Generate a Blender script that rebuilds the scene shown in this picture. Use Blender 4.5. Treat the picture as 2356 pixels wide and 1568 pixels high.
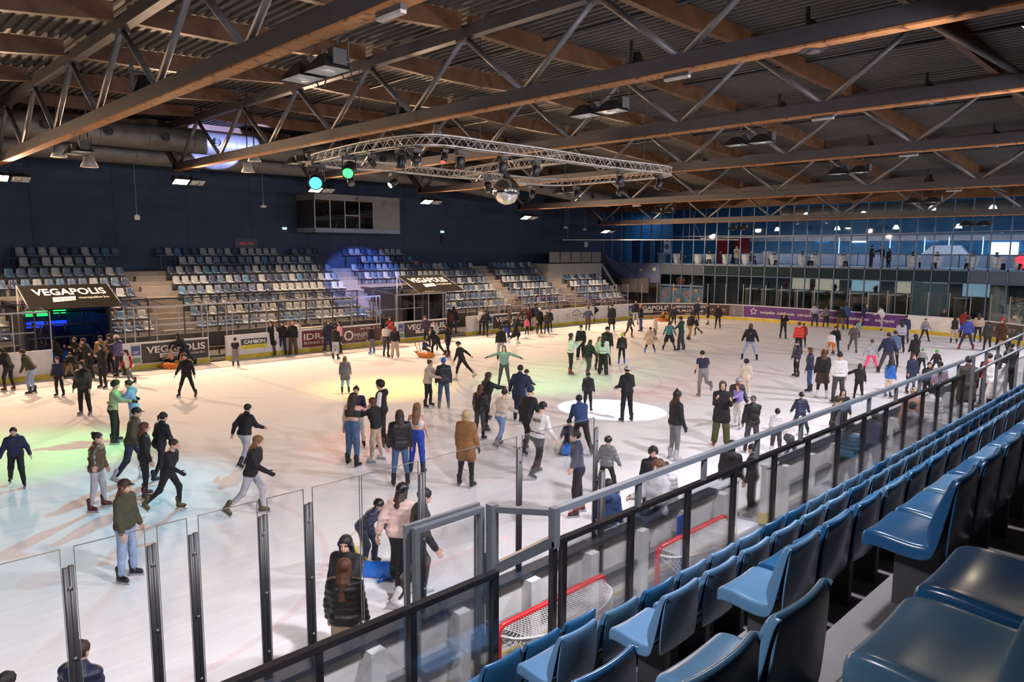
import bpy, math, random
import numpy as np
from mathutils import Vector, Matrix
random.seed(7); np.random.seed(7)
for o in list(bpy.data.objects): bpy.data.objects.remove(o, do_unlink=True)
SC = bpy.context.scene; COL = SC.collection
PI = math.pi
# ---------------------------------------------------------------- camera
CAMZ = 5.4; FPX = 1670.0; YAW, PITCH, ROLL = .775, .1255, .0053
def _camrot():
    f = np.array([math.sin(YAW)*math.cos(PITCH), math.cos(YAW)*math.cos(PITCH), -math.sin(PITCH)])
    r = np.array([math.cos(YAW), -math.sin(YAW), 0.]); u = np.cross(r, f)
    r2 = r*math.cos(ROLL)+u*math.sin(ROLL); u2 = np.cross(r2, f)
    return r2, u2, f
_r, _u, _f = _camrot()
cam_d = bpy.data.cameras.new('camera'); cam = bpy.data.objects.new('camera', cam_d); COL.objects.link(cam)
cam_d.sensor_width = 36; cam_d.lens = FPX/2356*36; cam_d.clip_start = .05; cam_d.clip_end = 300
cam.matrix_world = Matrix(((_r[0], _u[0], -_f[0], 0), (_r[1], _u[1], -_f[1], 0), (_r[2], _u[2], -_f[2], CAMZ), (0, 0, 0, 1)))
SC.camera = cam
# ---------------------------------------------------------------- world, exposure
W = bpy.data.worlds.new('world'); SC.world = W; W.use_nodes = True
W.node_tree.nodes['Background'].inputs[0].default_value = (.008, .010, .016, 1)
W.node_tree.nodes['Background'].inputs[1].default_value = .3
SC.view_settings.view_transform = 'Standard'; SC.view_settings.look = 'None'
SC.view_settings.exposure = 0.0; SC.view_settings.gamma = 1.0; SC.view_settings.use_curve_mapping = False
# lamp powers (watts) and colours: far row warm, near row whiter, show spots
P_FAR, P_NEAR = 5600., 3700.
C_FAR, C_NEAR = (1., .66, .42), (.95, .905, 1.)
TRX = [-1.1, 6.6, 14.27, 21.8, 29.85, 39.1, 48.6]          # truss positions along the rink
TRZ = [8.35, 8.95, 9.3, 9.35, 9.05, 8.35, 7.45]            # underside of bottom chords
def spot(name, loc, target, col, power, size=120, blend=.6, radius=.2):
    d = bpy.data.lights.new(name, 'SPOT'); d.energy = power; d.color = col
    d.spot_size = math.radians(size); d.spot_blend = blend; d.shadow_soft_size = radius
    o = bpy.data.objects.new(name, d); COL.objects.link(o); o.location = loc
    o.rotation_euler = (Vector(target)-Vector(loc)).to_track_quat('-Z', 'Y').to_euler(); return o
def area(name, loc, col, power, sx, sy, rot=(0, 0, 0)):
    d = bpy.data.lights.new(name, 'AREA'); d.shape = 'RECTANGLE'; d.size = sx; d.size_y = sy; d.energy = power; d.color = col
    o = bpy.data.objects.new(name, d); COL.objects.link(o); o.location = loc; o.rotation_euler = rot; return o
# ---------------------------------------------------------------- materials
MATS = {}
def mat(name, col, rough=.5, metal=0., var=.12, scale=6., bump=0., bscale=None, emit=0., spec=.5, col2=None, lo=.35, hi=.65, coat=0., ecol=None):
    if name in MATS: return MATS[name]
    m = bpy.data.materials.new(name); m.use_nodes = True; MATS[name] = m
    nt = m.node_tree; b = nt.nodes['Principled BSDF']
    tc = nt.nodes.new('ShaderNodeTexCoord'); nz = nt.nodes.new('ShaderNodeTexNoise')
    nz.inputs['Scale'].default_value = scale; nz.inputs['Detail'].default_value = 4
    nt.links.new(tc.outputs['Object'], nz.inputs['Vector'])
    rp = nt.nodes.new('ShaderNodeValToRGB'); nt.links.new(nz.outputs[0], rp.inputs[0])
    a = [c*(1-var) for c in col]; c2 = [min(1, c*(1+var)) for c in col] if col2 is None else col2
    rp.color_ramp.elements[0].position = lo; rp.color_ramp.elements[1].position = hi
    rp.color_ramp.elements[0].color = (*a, 1); rp.color_ramp.elements[1].color = (*c2, 1)
    nt.links.new(rp.outputs[0], b.inputs['Base Color'])
    b.inputs['Roughness'].default_value = rough; b.inputs['Metallic'].default_value = metal
    b.inputs['Specular IOR Level'].default_value = spec
    if coat: b.inputs['Coat Weight'].default_value = coat; b.inputs['Coat Roughness'].default_value = .12
    if bump:
        bn = nt.nodes.new('ShaderNodeBump'); bn.inputs['Strength'].default_value = bump; bn.inputs['Distance'].default_value = .02
        n2 = nt.nodes.new('ShaderNodeTexNoise'); n2.inputs['Scale'].default_value = bscale or scale*3; n2.inputs['Detail'].default_value = 3
        nt.links.new(tc.outputs['Object'], n2.inputs['Vector']); nt.links.new(n2.outputs[0], bn.inputs['Height'])
        nt.links.new(bn.outputs[0], b.inputs['Normal'])
    if emit:
        b.inputs['Emission Color'].default_value = (*(ecol or col), 1); b.inputs['Emission Strength'].default_value = emit
    return m
def glass(name, tint=(.99, .99, .99), refl=.05, rough=.02):
    if name in MATS: return MATS[name]
    m = bpy.data.materials.new(name); m.use_nodes = True; MATS[name] = m
    nt = m.node_tree; nt.nodes.clear()
    out = nt.nodes.new('ShaderNodeOutputMaterial'); mx = nt.nodes.new('ShaderNodeMixShader')
    tr = nt.nodes.new('ShaderNodeBsdfTransparent'); tr.inputs[0].default_value = (*tint, 1)
    gl = nt.nodes.new('ShaderNodeBsdfGlossy'); gl.inputs['Roughness'].default_value = rough; gl.inputs[0].default_value = (1, 1, 1, 1)
    fr = nt.nodes.new('ShaderNodeFresnel'); fr.inputs[0].default_value = 1.45
    ml = nt.nodes.new('ShaderNodeMath'); ml.operation = 'MULTIPLY'; ml.inputs[1].default_value = refl*10
    # faint procedural smears on the pane
    nt.links.new(fr.outputs[0], ml.inputs[0]); nt.links.new(ml.outputs[0], mx.inputs[0])
    nt.links.new(tr.outputs[0], mx.inputs[1]); nt.links.new(gl.outputs[0], mx.inputs[2]); nt.links.new(mx.outputs[0], out.inputs[0])
    return m
# ---------------------------------------------------------------- mesh helpers
class MB:
    def __init__(s): s.v = []; s.f = []; s.mi = []; s.cur = 0
    def add(s, vs, fs):
        n = len(s.v); s.v.extend([tuple(map(float, p)) for p in vs])
        for f in fs: s.f.append(tuple(i+n for i in f)); s.mi.append(s.cur)
        return s
    def box(s, c, d, rot=None):
        x, y, z = [q/2 for q in d]
        vs = [Vector((sx*x, sy*y, sz*z)) for sz in (-1, 1) for sy in (-1, 1) for sx in (-1, 1)]
        if rot is not None: vs = [rot @ p for p in vs]
        c = Vector(c)
        return s.add([p+c for p in vs], [(0, 2, 3, 1), (4, 5, 7, 6), (0, 1, 5, 4), (2, 6, 7, 3), (0, 4, 6, 2), (1, 3, 7, 5)])
    def bx(s, x0, x1, y0, y1, z0, z1): return s.box(((x0+x1)/2, (y0+y1)/2, (z0+z1)/2), (abs(x1-x0), abs(y1-y0), abs(z1-z0)))
    def beam(s, a, b, w, h, up=(0, 0, 1)):
        a = Vector(a); b = Vector(b); d = (b-a); L = d.length; d.normalize(); up = Vector(up)
        r = d.cross(up)
        if r.length < 1e-4: r = d.cross(Vector((1, 0, 0)))
        r.normalize(); u = r.cross(d)
        rot = Matrix((r, d, u)).transposed()
        return s.box((a+b)/2, (w, L, h), rot)
    def tube(s, pts, r, n=8, closed=False, r2=None, cap=True):
        pts = [Vector(p) for p in pts]; N = len(pts); vs = []; pu = None
        for i, p in enumerate(pts):
            if closed: d = pts[(i+1) % N]-pts[i-1]
            else: d = pts[min(i+1, N-1)]-pts[max(i-1, 0)]
            d.normalize()
            if pu is None:
                ref = Vector((0, 0, 1)) if abs(d.z) < .9 else Vector((1, 0, 0)); u = ref-d*ref.dot(d)
            else: u = pu-d*pu.dot(d)
            u.normalize(); pu = u; w = d.cross(u)
            rr = r if r2 is None else r+(r2-r)*i/max(1, N-1)
            if isinstance(r, (list, tuple)): rr = r[i]
            for k in range(n):
                a = 2*PI*k/n; vs.append(p+(u*math.cos(a)+w*math.sin(a))*rr)
        fs = []
        for i in range(N if closed else N-1):
            j = (i+1) % N
            for k in range(n):
                l = (k+1) % n; fs.append((i*n+k, i*n+l, j*n+l, j*n+k))
        if not closed and cap: fs += [tuple(range(n-1, -1, -1)), tuple((N-1)*n+k for k in range(n))]
        return s.add(vs, fs)
    def lathe(s, c, prof, n=24, ax='z'):
        vs = []; c = Vector(c)
        for r, h in prof:
            for k in range(n):
                a = 2*PI*k/n; q = (r*math.cos(a), r*math.sin(a), h)
                if ax == 'x': q = (h, q[0], q[1])
                if ax == 'y': q = (q[0], h, q[1])
                vs.append(c+Vector(q))
        fs = [(i*n+k, i*n+(k+1) % n, (i+1)*n+(k+1) % n, (i+1)*n+k) for i in range(len(prof)-1) for k in range(n)]
        return s.add(vs, fs)
    def quad(s, a, b, c, d): return s.add([a, b, c, d], [(0, 1, 2, 3)])
    def poly(s, pts, z0, z1):
        n = len(pts); vs = [(x, y, z0) for x, y in pts]+[(x, y, z1) for x, y in pts]
        return s.add(vs, [tuple(range(n-1, -1, -1)), tuple(range(n, 2*n))]+[(i, (i+1) % n, n+(i+1) % n, n+i) for i in range(n)])
    def mesh(s, name, mats, smooth=False):
        me = bpy.data.meshes.new(name); me.from_pydata(s.v, [], s.f)
        for m in (mats if isinstance(mats, (list, tuple)) else [mats]): me.materials.append(m)
        me.polygons.foreach_set('material_index', s.mi)
        if smooth: me.polygons.foreach_set('use_smooth', [True]*len(s.f))
        me.update(); return me
    def obj(s, name, mats, parent=None, smooth=False): return link(name, s.mesh(name, mats, smooth), parent)
def link(name, me, parent=None):
    o = bpy.data.objects.new(name, me); COL.objects.link(o)
    if parent is not None: o.parent = parent
    return o
def tag(o, label=None, cat=None, group=None, kind=None):
    if label: o['label'] = label
    if cat: o['category'] = cat
    if group: o['group'] = group
    if kind: o['kind'] = kind
    return o
def empty(name, loc=(0, 0, 0), label=None, cat=None, group=None, kind=None, rz=0):
    o = bpy.data.objects.new(name, None); COL.objects.link(o); o.location = loc; o.rotation_euler = (0, 0, rz); o.empty_display_size = .1
    return tag(o, label, cat, group, kind)
def struct(name, mb, m, smooth=False): return tag(mb.obj(name, m, None, smooth), kind='structure')
def copytree(o, parent=None):
    c = o.copy(); COL.objects.link(c); c.parent = parent
    for ch in o.children: copytree(ch, c)
    return c
_txt = {}
def text2d(s, size=1., bold=0., shear=0., spacing=1.):
    k = (s, bold, shear, spacing)
    if k not in _txt:
        cu = bpy.data.curves.new('t', 'FONT'); cu.body = s; cu.size = 1; cu.offset = bold; cu.shear = shear; cu.space_character = spacing
        cu.resolution_u = 3; cu.fill_mode = 'FRONT'
        o = bpy.data.objects.new('t', cu); COL.objects.link(o)
        dg = bpy.context.evaluated_depsgraph_get(); me = bpy.data.meshes.new_from_object(o.evaluated_get(dg))
        v = np.empty(len(me.vertices)*3); me.vertices.foreach_get('co', v); v = v.reshape(-1, 3)[:, :2]
        f = [tuple(p.vertices) for p in me.polygons]
        bpy.data.objects.remove(o, do_unlink=True); bpy.data.curves.remove(cu); bpy.data.meshes.remove(me)
        v = v-[v[:, 0].min(), 0]; _txt[k] = (v, f)
    v, f = _txt[k]; return v*size, f
def textmesh(s, width, mapf, bold=0., shear=0., spacing=1., height=None):
    """text scaled to a width (and optional cap height); mapf(u,v)->3D"""
    v, f = text2d(s, 1, bold, shear, spacing); w = v[:, 0].max(); k = width/w; ky = k if height is None else height/.7
    mb = MB(); mb.add([mapf(p[0]*k, p[1]*ky) for p in v], f); return mb
ORD = ['', 'first', 'second', 'third', 'fourth', 'fifth', 'sixth', 'seventh', 'eighth', 'ninth', 'tenth', 'eleventh', 'twelfth', 'thirteenth', 'fourteenth', 'fifteenth', 'sixteenth', 'seventeenth', 'eighteenth', 'nineteenth', 'twentieth']
def ordw(n):
    if n <= 20: return ORD[n]
    t = {2: 'twenty', 3: 'thirty', 4: 'forty'}[n//10]
    return (t[:-1]+'ieth') if n % 10 == 0 else t+'-'+ORD[n % 10]
# rink border path: far side (+X), corner, end, corner, near side (-X)
YF, YN, XE, RC = 34.4, 6.5, 52.7, 8.0
S1 = 44.7+8; S2 = S1+PI/2*RC; S3 = S2+(YF-RC-YN-RC); S4 = S3+PI/2*RC; S5 = S4+52.7
def path(s):
    """point on rink edge and outward normal"""
    if s < S1: return Vector((s-8, YF)), Vector((0, 1))
    if s < S2:
        a = PI/2-(s-S1)/RC; return Vector((44.7+RC*math.cos(a), YF-RC+RC*math.sin(a))), Vector((math.cos(a), math.sin(a)))
    if s < S3: return Vector((XE, YF-RC-(s-S2))), Vector((1, 0))
    if s < S4:
        a = -(s-S3)/RC; return Vector((44.7+RC*math.cos(a), YN+RC+RC*math.sin(a))), Vector((math.cos(a), math.sin(a)))
    return Vector((44.7-(s-S4), YN)), Vector((0, -1))
def onpath(s, off, z):
    p, n = path(s); q = p+n*off; return (q.x, q.y, z)
def strip(mb, s0, s1, o0, o1, z0, z1, step=.7):
    """solid band following the rink edge"""
    curved = (s1 > S1 and s0 < S2) or (s1 > S3 and s0 < S4)
    n = max(1, int((s1-s0)/step)) if curved else 1
    vs = []
    for i in range(n+1):
        s = s0+(s1-s0)*i/n
        vs += [onpath(s, o0, z0), onpath(s, o1, z0), onpath(s, o1, z1), onpath(s, o0, z1)]
    fs = [(0, 1, 2, 3), (4*n+3, 4*n+2, 4*n+1, 4*n)]
    for i in range(n):
        for k in range(4): l = (k+1) % 4; fs.append((4*i+k, 4*i+4+k, 4*i+4+l, 4*i+l))
    return mb.add(vs, fs)
# ================================================================ ICE AND FLOORS
def ice_material():
    m = bpy.data.materials.new('ice'); m.use_nodes = True; nt = m.node_tree; b = nt.nodes['Principled BSDF']; N = nt.nodes; L = nt.links
    tc = N.new('ShaderNodeTexCoord'); sep = N.new('ShaderNodeSeparateXYZ'); L.new(tc.outputs['Object'], sep.inputs[0])
    def math_(op, a, bb=None, c=None):
        n = N.new('ShaderNodeMath'); n.operation = op
        for i, q in enumerate((a, bb, c)):
            if q is None: continue
            if isinstance(q, (int, float)): n.inputs[i].default_value = q
            else: L.new(q, n.inputs[i])
        return n.outputs[0]
    X, Y = sep.outputs[0], sep.outputs[1]
    def line(x0, w): return math_('LESS_THAN', math_('ABSOLUTE', math_('SUBTRACT', X, x0)), w)
    def ring(x0, y0, r, w):
        d = math_('SQRT', math_('ADD', math_('POWER', math_('SUBTRACT', X, x0), 2), math_('POWER', math_('SUBTRACT', Y, y0), 2)))
        return math_('LESS_THAN', math_('ABSOLUTE', math_('SUBTRACT', d, r)), w)
    red = line(22.4, .16)
    for q in (line(-3.6, .05), line(48.6, .05), ring(2.4, 13.4, 4.5, .06), ring(2.4, 27.4, 4.5, .06), ring(42.4, 13.4, 4.5, .06), ring(42.4, 27.4, 4.5, .06), ring(2.4, 13.4, 0, .35), ring(42.4, 13.4, 0, .35)):
        red = math_('MAXIMUM', red, q)
    blue = line(13.2, .15)
    for q in (line(31.6, .15), ring(22.4, 20.4, 4.5, .06)): blue = math_('MAXIMUM', blue, q)
    # skate marks: stretched noise in two directions
    def scr(rot, sc):
        mp = N.new('ShaderNodeMapping'); mp.inputs['Rotation'].default_value = (0, 0, rot); mp.inputs['Scale'].default_value = sc
        L.new(tc.outputs['Object'], mp.inputs[0]); n = N.new('ShaderNodeTexNoise'); n.inputs['Scale'].default_value = 1; n.inputs['Detail'].default_value = 6; n.inputs['Roughness'].default_value = .7
        L.new(mp.outputs[0], n.inputs[0]); return n.outputs[0]
    s1 = scr(.3, (.5, 9, 1)); s2 = scr(-.9, (.4, 7, 1)); big = scr(.5, (.22, .3, 1))
    sm = math_('MULTIPLY', math_('ADD', s1, s2), .5)
    rp = N.new('ShaderNodeValToRGB'); L.new(sm, rp.inputs[0])
    rp.color_ramp.elements[0].position = .38; rp.color_ramp.elements[0].color = (.735, .74, .76, 1)
    rp.color_ramp.elements[1].position = .58; rp.color_ramp.elements[1].color = (.82, .82, .835, 1)
    def mix(fac, a, colr):
        n = N.new('ShaderNodeMix'); n.data_type = 'RGBA'; L.new(fac, n.inputs[0]); L.new(a, n.inputs[6]); n.inputs[7].default_value = (*colr, 1); return n.outputs[2]
    worn = math_('MULTIPLY', math_('GREATER_THAN', big, .40), .13)
    c = mix(math_('MULTIPLY', red, worn), rp.outputs[0], (.62, .10, .10)); c = mix(math_('MULTIPLY', blue, worn), c, (.15, .2, .5))
    L.new(c, b.inputs['Base Color'])
    rr = N.new('ShaderNodeMapRange'); L.new(sm, rr.inputs[0]); rr.inputs[1].default_value = .35; rr.inputs[2].default_value = .65; rr.inputs[3].default_value = .5; rr.inputs[4].default_value = .75; b.inputs['Specular IOR Level'].default_value = .25
    L.new(rr.outputs[0], b.inputs['Roughness'])
    bn = N.new('ShaderNodeBump'); bn.inputs['Strength'].default_value = .25; bn.inputs['Distance'].default_value = .01; L.new(sm, bn.inputs['Height']); L.new(bn.outputs[0], b.inputs['Normal'])
    return m
M_ICE = ice_material()
pts = []
s = 0.
while s < S5:
    p, n = path(s); pts.append((p.x, p.y)); s += .6 if (S1 < s < S2 or S3 < s < S4) else 2.
a0 = [(-8-8*math.sin(t), YN+8-8*math.cos(t)) for t in np.linspace(0, PI/2, 10)]+[(-8-8*math.cos(t), YF-8+8*math.sin(t)) for t in np.linspace(0, PI/2, 10)]
mb = MB(); mb.poly([(x, y) for x, y in pts+a0], -.05, 0.0)
o = mb.obj('floor_ice', M_ICE); tag(o, kind='structure')
M_CONC = mat('concrete', (.20, .20, .21), .7, var=.15, scale=1.2, bump=.1)
mb = MB(); mb.bx(-24, 74, -14, 46, -.3, -.06); struct('floor', mb, M_CONC)
# rubber walkway behind the near boards
mb = MB(); mb.bx(-24, 57, 4.5, 6.3, -.06, .02); struct('floor_walkway', mb, mat('rubber_floor', (.22, .22, .225), .75, var=.2, scale=3))
mb = MB(); mb.bx(-24, 57, 34.65, 38.6, -.06, .02); struct('floor_benchside', mb, mat('rubber_dark', (.05, .05, .055), .8, var=.2, scale=3))
# ================================================================ WALLS
M_NAVY = mat('navy_wall', (.022, .039, .080), .75, var=.10, scale=.8, bump=.05, bscale=2)
mb = MB(); mb.bx(-24, 74, 45.5, 45.9, -.1, 13); struct('wall_far', mb, M_NAVY)
# cladding sheets of the far wall, with shadow joints
wf = bpy.data.objects['wall_far']
mb0 = MB(); mb0.bx(0, 3.96, 0, .02, 0, 3.98); sheet = mb0.mesh('cladding_sheet', M_NAVY)
for i in range(14):
    for j in range(2):
        o = link('cladding_sheet', sheet, wf); o.location = (1.0+4*i, 45.48, 5.0+4*j)
mb = MB(); mb.bx(-24, 74, -14.3, -14, -.1, 13); struct('wall_near', mb, mat('dark_wall', (.03, .035, .05), .8))
mb = MB(); mb.bx(-24.3, -24, -14, 46, -.1, 13); struct('wall_left', mb, MATS['dark_wall'])
mb = MB(); mb.bx(74, 74.3, -14, 46, -.1, 13); struct('wall_right', mb, mat('lobby_blue', (.03, .16, .34), .6, var=.1, scale=1))
# ================================================================ ROOF
NT = 2.2      # node height above chord underside
def roofz(x):
    xs = [-24]+TRX+[57, 74]; zs = [7.0]+[z+NT+.62 for z in TRZ]+[9.65, 9.65]
    return float(np.interp(x, xs, zs))
M_DECK = mat('steel_deck', (.068, .062, .060), .6, metal=.1, var=.12, scale=.7)
M_GLU = mat('glulam', (.080, .030, .0058), .55, var=.22, scale=2.2, bump=.1, bscale=30)
M_STEEL = mat('painted_steel', (.040, .036, .042), .5, var=.1, scale=2)
M_TUBE = mat('tube_steel', (.125, .12, .122), .45, metal=.2, var=.1, scale=3)
M_RUST = mat('flaked_wood', (.045, .018, .007), .7, scale=5, col2=(.36, .145, .042), lo=.30, hi=.46, bump=.4, bscale=14)
ceil = empty('ceiling', (0, 0, 0), kind='structure')
edges = [-9]+TRX+[57]
per = .3
for i in range(len(edges)-1):           # one ribbed deck sheet per bay
    x0, x1 = edges[i], edges[i+1]; n = int((x1-x0)/per); p = (x1-x0)/n; prof = []
    for k in range(n):
        xx = x0+k*p
        for fx, dz in ((0, 0), (.40, 0), (.5, .075), (.90, .075)): prof.append((xx+fx*p, roofz(xx+fx*p)+dz))
    prof.append((x1, roofz(x1)))
    mb = MB(); vs = []
    for x, z in prof: vs += [(x, -14, z), (x, 45.5, z)]
    mb.add(vs, [(2*k, 2*k+2, 2*k+3, 2*k+1) for k in range(len(prof)-1)])
    mb.obj('deck_sheet', M_DECK, ceil)
mb = MB(); mb.add([(x, y, roofz(x)+.3) for x in edges for y in (-14, 45.5)], [(2*k, 2*k+1, 2*k+3, 2*k+2) for k in range(len(edges)-1)])
mb.obj('roof_cover', mat('roof_black', (.02, .02, .02), .9), ceil)
TOPY = [-8+4.9*k-.0 for k in range(0)]+[-2.9999+4.9*k for k in range(9)]        # top nodes across the hall
TOPY = [1.9+4.9*k for k in range(-2, 9)]; BOTY = [4.4+4.9*k for k in range(-2, 8)]
for i in range(len(edges)-1):           # glued-timber beams between trusses
    x0, x1 = edges[i], edges[i+1]
    z0, z1 = roofz(x0)-.04, roofz(x1)-.04
    for y in TOPY[1:]:
        if y > 44.9: continue
        mb = MB(); w = .11; xa, xb = x0+.2, x1-.2
        if i == len(edges)-2: xb = x1
        za = z0+(z1-z0)*(xa-x0)/(x1-x0); zb = z0+(z1-z0)*(xb-x0)/(x1-x0)
        vs = []
        n = 6                            # belly of the beam: deeper in the middle
        for k in range(n+1):
            t = k/n; zt = za+(zb-za)*t; dp = .46+.10*math.sin(PI*t)
            for yy, zz in ((y-w, zt-dp), (y+w, zt-dp), (y+w, zt), (y-w, zt)): vs.append((xa+(xb-xa)*t, yy, zz))
        fs = [(0, 1, 2, 3), (4*n+3, 4*n+2, 4*n+1, 4*n)]+[(4*k+a, 4*k+4+a, 4*k+4+(a+1) % 4, 4*k+(a+1) % 4) for k in range(n) for a in range(4)]
        mb.add(vs, fs); mb.obj('timber_beam', M_GLU, ceil)
# edge beam along the top of the glazed end wall
mb = MB(); mb.bx(56.6, 56.85, 2, 45.5, 9.0, 9.62); mb.obj('edge_beam', M_GLU, ceil)
for k, (tx, zb) in enumerate(zip(TRX, TRZ)):
    where = ['nearest roof truss, above the upper left corner', 'roof truss whose chord crosses the upper left with flaked paint', 'roof truss crossing from the far wall lamps to the upper right corner',
             'roof truss in mid hall, behind the suspended lighting ring', 'roof truss just behind the mirror ball', 'second to last roof truss, just in front of the glazed wall', 'last and lowest roof truss before the glazed end wall'][k]
    t = empty('roof_truss', (tx, 0, zb), 'grey steel '+where, 'roof truss', 'steel roof trusses')
    mb = MB(); mb.bx(-.15, .15, -9, 39.2, .02, .36); c = mb.obj('bottom_chord', M_STEEL, t)
    mb = MB(); mb.bx(-.155, .155, -9, 39.2, -.02, .02); mb.obj('timber_soffit', M_RUST, c)
    mb = MB(); mb.bx(-.13, .13, -9, 45.5, NT-.1, NT+.22); mb.obj('top_chord', M_STEEL, t)
    for j, by in enumerate(BOTY):
        if by < -1: continue
        for ty in (by-2.5, by+2.4):
            if ty < -1: continue
            mb = MB(); mb.tube([(0, by, .3), (0, ty, NT-.05)], .085, 10); mb.obj('diagonal', M_TUBE, t, True)
    mb = MB(); mb.beam((0, 39.0, .1), (0, 41.3, NT), .3, .3); mb.obj('end_strut', M_STEEL, t)
    for ty in TOPY[2:]:
        if ty < 42: mb = MB(); mb.bx(-.16, .16, ty-.2, ty+.2, NT-.18, NT-.1); mb.obj('gusset_plate', M_STEEL, t)
# thin sprinkler rods and service pipes under the deck
M_BLK = mat('black_metal', (.012, .012, .013), .45, var=.2, scale=8)
for i, (x, a, b) in enumerate([(17.5, 4, 38), (25.6, 4, 38), (34.2, 4, 40), (43.5, 3, 40)]):
    mb = MB(); mb.tube([(x, a, roofz(x)-.16), (x, b, roofz(x)-.16)], .05, 6)
    tag(mb.obj('service_pipe', M_BLK, None, True), 'thin black service pipe under the roof deck, %s from the mirror ball end' % ORD[i+1], 'pipe', 'service pipes under the deck')
# ================================================================ DUCTS
M_DUCT = mat('duct_steel', (.15, .143, .136), .45, metal=.3, var=.08, scale=1.5)
def duct(pts, r, label, flange=2.2, noz=True):
    root = empty('air_duct', pts[0], label, 'air duct'); P0 = Vector(pts[0]); pl = [Vector(p)-P0 for p in pts]
    tot = pl[-1]-pl[0]; L = tot.length; d = tot.normalized()
    mb = MB(); n = max(2, int(L/.22)); path_ = []; rad = []
    for k in range(n+1): path_.append(pl[0]+d*(L*k/n)); rad.append(r*(1.006 if k % 2 else 1.))
    mb.tube(path_, rad, 28); mb.obj('duct_run', M_DUCT, root, True)
    for k in range(1, int(L/flange)):
        c = pl[0]+d*(k*flange); mb = MB(); mb.tube([c-d*.03, c+d*.03], r*1.03, 28); mb.obj('flange', M_DUCT, root, True)
    if noz:
        for k in range(int(L/2.6)):
            c = pl[0]+d*(1.3+k*2.6); q = Vector((0, -math.cos(.35), -math.sin(.35)+.35)).normalized()
            mb = MB(); mb.tube([c+q*(r*.9), c+q*(r+.16)], .2, 14, cap=False); nz = mb.obj('nozzle', M_DUCT, root, True)
            mb = MB(); mb.tube([c+q*(r+.08), c+q*(r+.161)], .13, 12); mb.obj('nozzle_mouth', M_BLK, nz)
    return root
duct([(2, 39.6, 10.85), (31, 39.6, 10.95)], .60, 'upper round grey air duct with nozzles along the far wall')
duct([(2, 41.6, 10.15), (31.5, 41.6, 10.35)], .52, 'lower round grey air duct behind the nozzle duct', noz=False)
duct([(32, 37.6, 10.55), (46, 36.2, 9.2)], .5, 'grey air duct with nozzles right of the mirror ball')
duct([(31.6, 41.6, 10.35), (41, 41.6, 9.5)], .45, 'narrow grey air duct ending above the ceiling lamp pair', noz=False)
duct([(8, 2.6, 10.35), (30, 2.6, 10.5)], .72, 'large grey air duct in the upper right corner', noz=False)
# ================================================================ RINK BOARDS
M_BOARD = mat('white_board', (.62, .60, .57), .4, var=.06, scale=3)
M_KICK = mat('yellow_kick', (.55, .42, .03), .45, var=.15, scale=4)
M_CAP = mat('board_cap', (.60, .60, .61), .35, var=.05)
M_POST = mat('alu_post', (.30, .30, .31), .4, metal=.4, var=.05)
M_POSTD = mat('dark_post', (.022, .022, .025), .45, metal=.0, var=.1)
M_GLASS = glass('clear_glass', (.988, .99, .99), .025)
M_GLASSD = glass('lobby_glass', (.93, .96, .98), .03)
M_GEDGE = mat('glass_edge', (.10, .105, .105), .3, var=.05)
M_TXT = mat('lettering_white', (.72, .66, .58), .5, var=.03)
BH = 1.2
def board_run(root, s0, s1, L=2.2, back=False):
    n = max(1, round((s1-s0)/L))
    for k in range(n):
        a = s0+(s1-s0)*k/n; b = s0+(s1-s0)*(k+1)/n
        mb = MB(); strip(mb, a+.006, b-.006, 0, .12, .22, BH-.04); p = mb.obj('board_panel', M_BOARD, root)
        mb = MB(); strip(mb, a, b, -.015, .12, 0, .22); mb.obj('kick_strip', M_KICK, p)
        mb = MB(); strip(mb, a, b, -.02, .15, BH-.04, BH); mb.obj('top_cap', M_CAP, p)
far = empty('rink_boards', (8, YF, 0), 'white rink boards with adverts along the far stand', 'barrier')
endb = empty('rink_boards', (XE, 20, 0), 'white rink boards with purple advert below the glazed wall', 'barrier')
near = empty('rink_boards', (8, YN, 0), 'white rink boards with open framed backs on the near side', 'barrier')
for r in (far, endb, near): r.location = (0, 0, 0)
for a, b in ((0, 15.2), (17.8, 21.6), (22.4, 31.3), (32.3, 36.1), (37.7, S1)): board_run(far, a, b)
board_run(endb, S1, S4)
NG = (S4+44.7-13.3, S4+44.7-12.2)
for a, b in ((S4, NG[0]), (NG[1], S5)): board_run(near, a, b)
# framed backs of the near boards: white studs, grey rails
M_RAIL = mat('grey_rail', (.18, .18, .185), .5, metal=.3, var=.1)
x = -2.
while x < 32:
    if not (12.1 < x < 13.4):
        mb = MB(); mb.bx(x-.09, x+.09, YN-.30, YN-.12, .02, BH-.08); mb.obj('stud', mat('white_stud', (.55, .55, .53), .5, var=.08), near)
        if not (12.0 < x+1.1 < 13.6):
            for z in (.14, .62): mb = MB(); mb.bx(x+.1, x+1.1, YN-.24, YN-.12, z-.05, z+.05); mb.obj('back_rail', M_RAIL, near)
            mb = MB(); mb.bx(x-.1, x+1.12, YN-.2, YN+.0, BH-.06, BH+.004); mb.obj('ledge', mat('ledge_shadow_navy', (.025, .030, .042), .4), near)  # ledge coloured dark navy to paint in the shadow band near the board top
    x += 1.22
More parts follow.
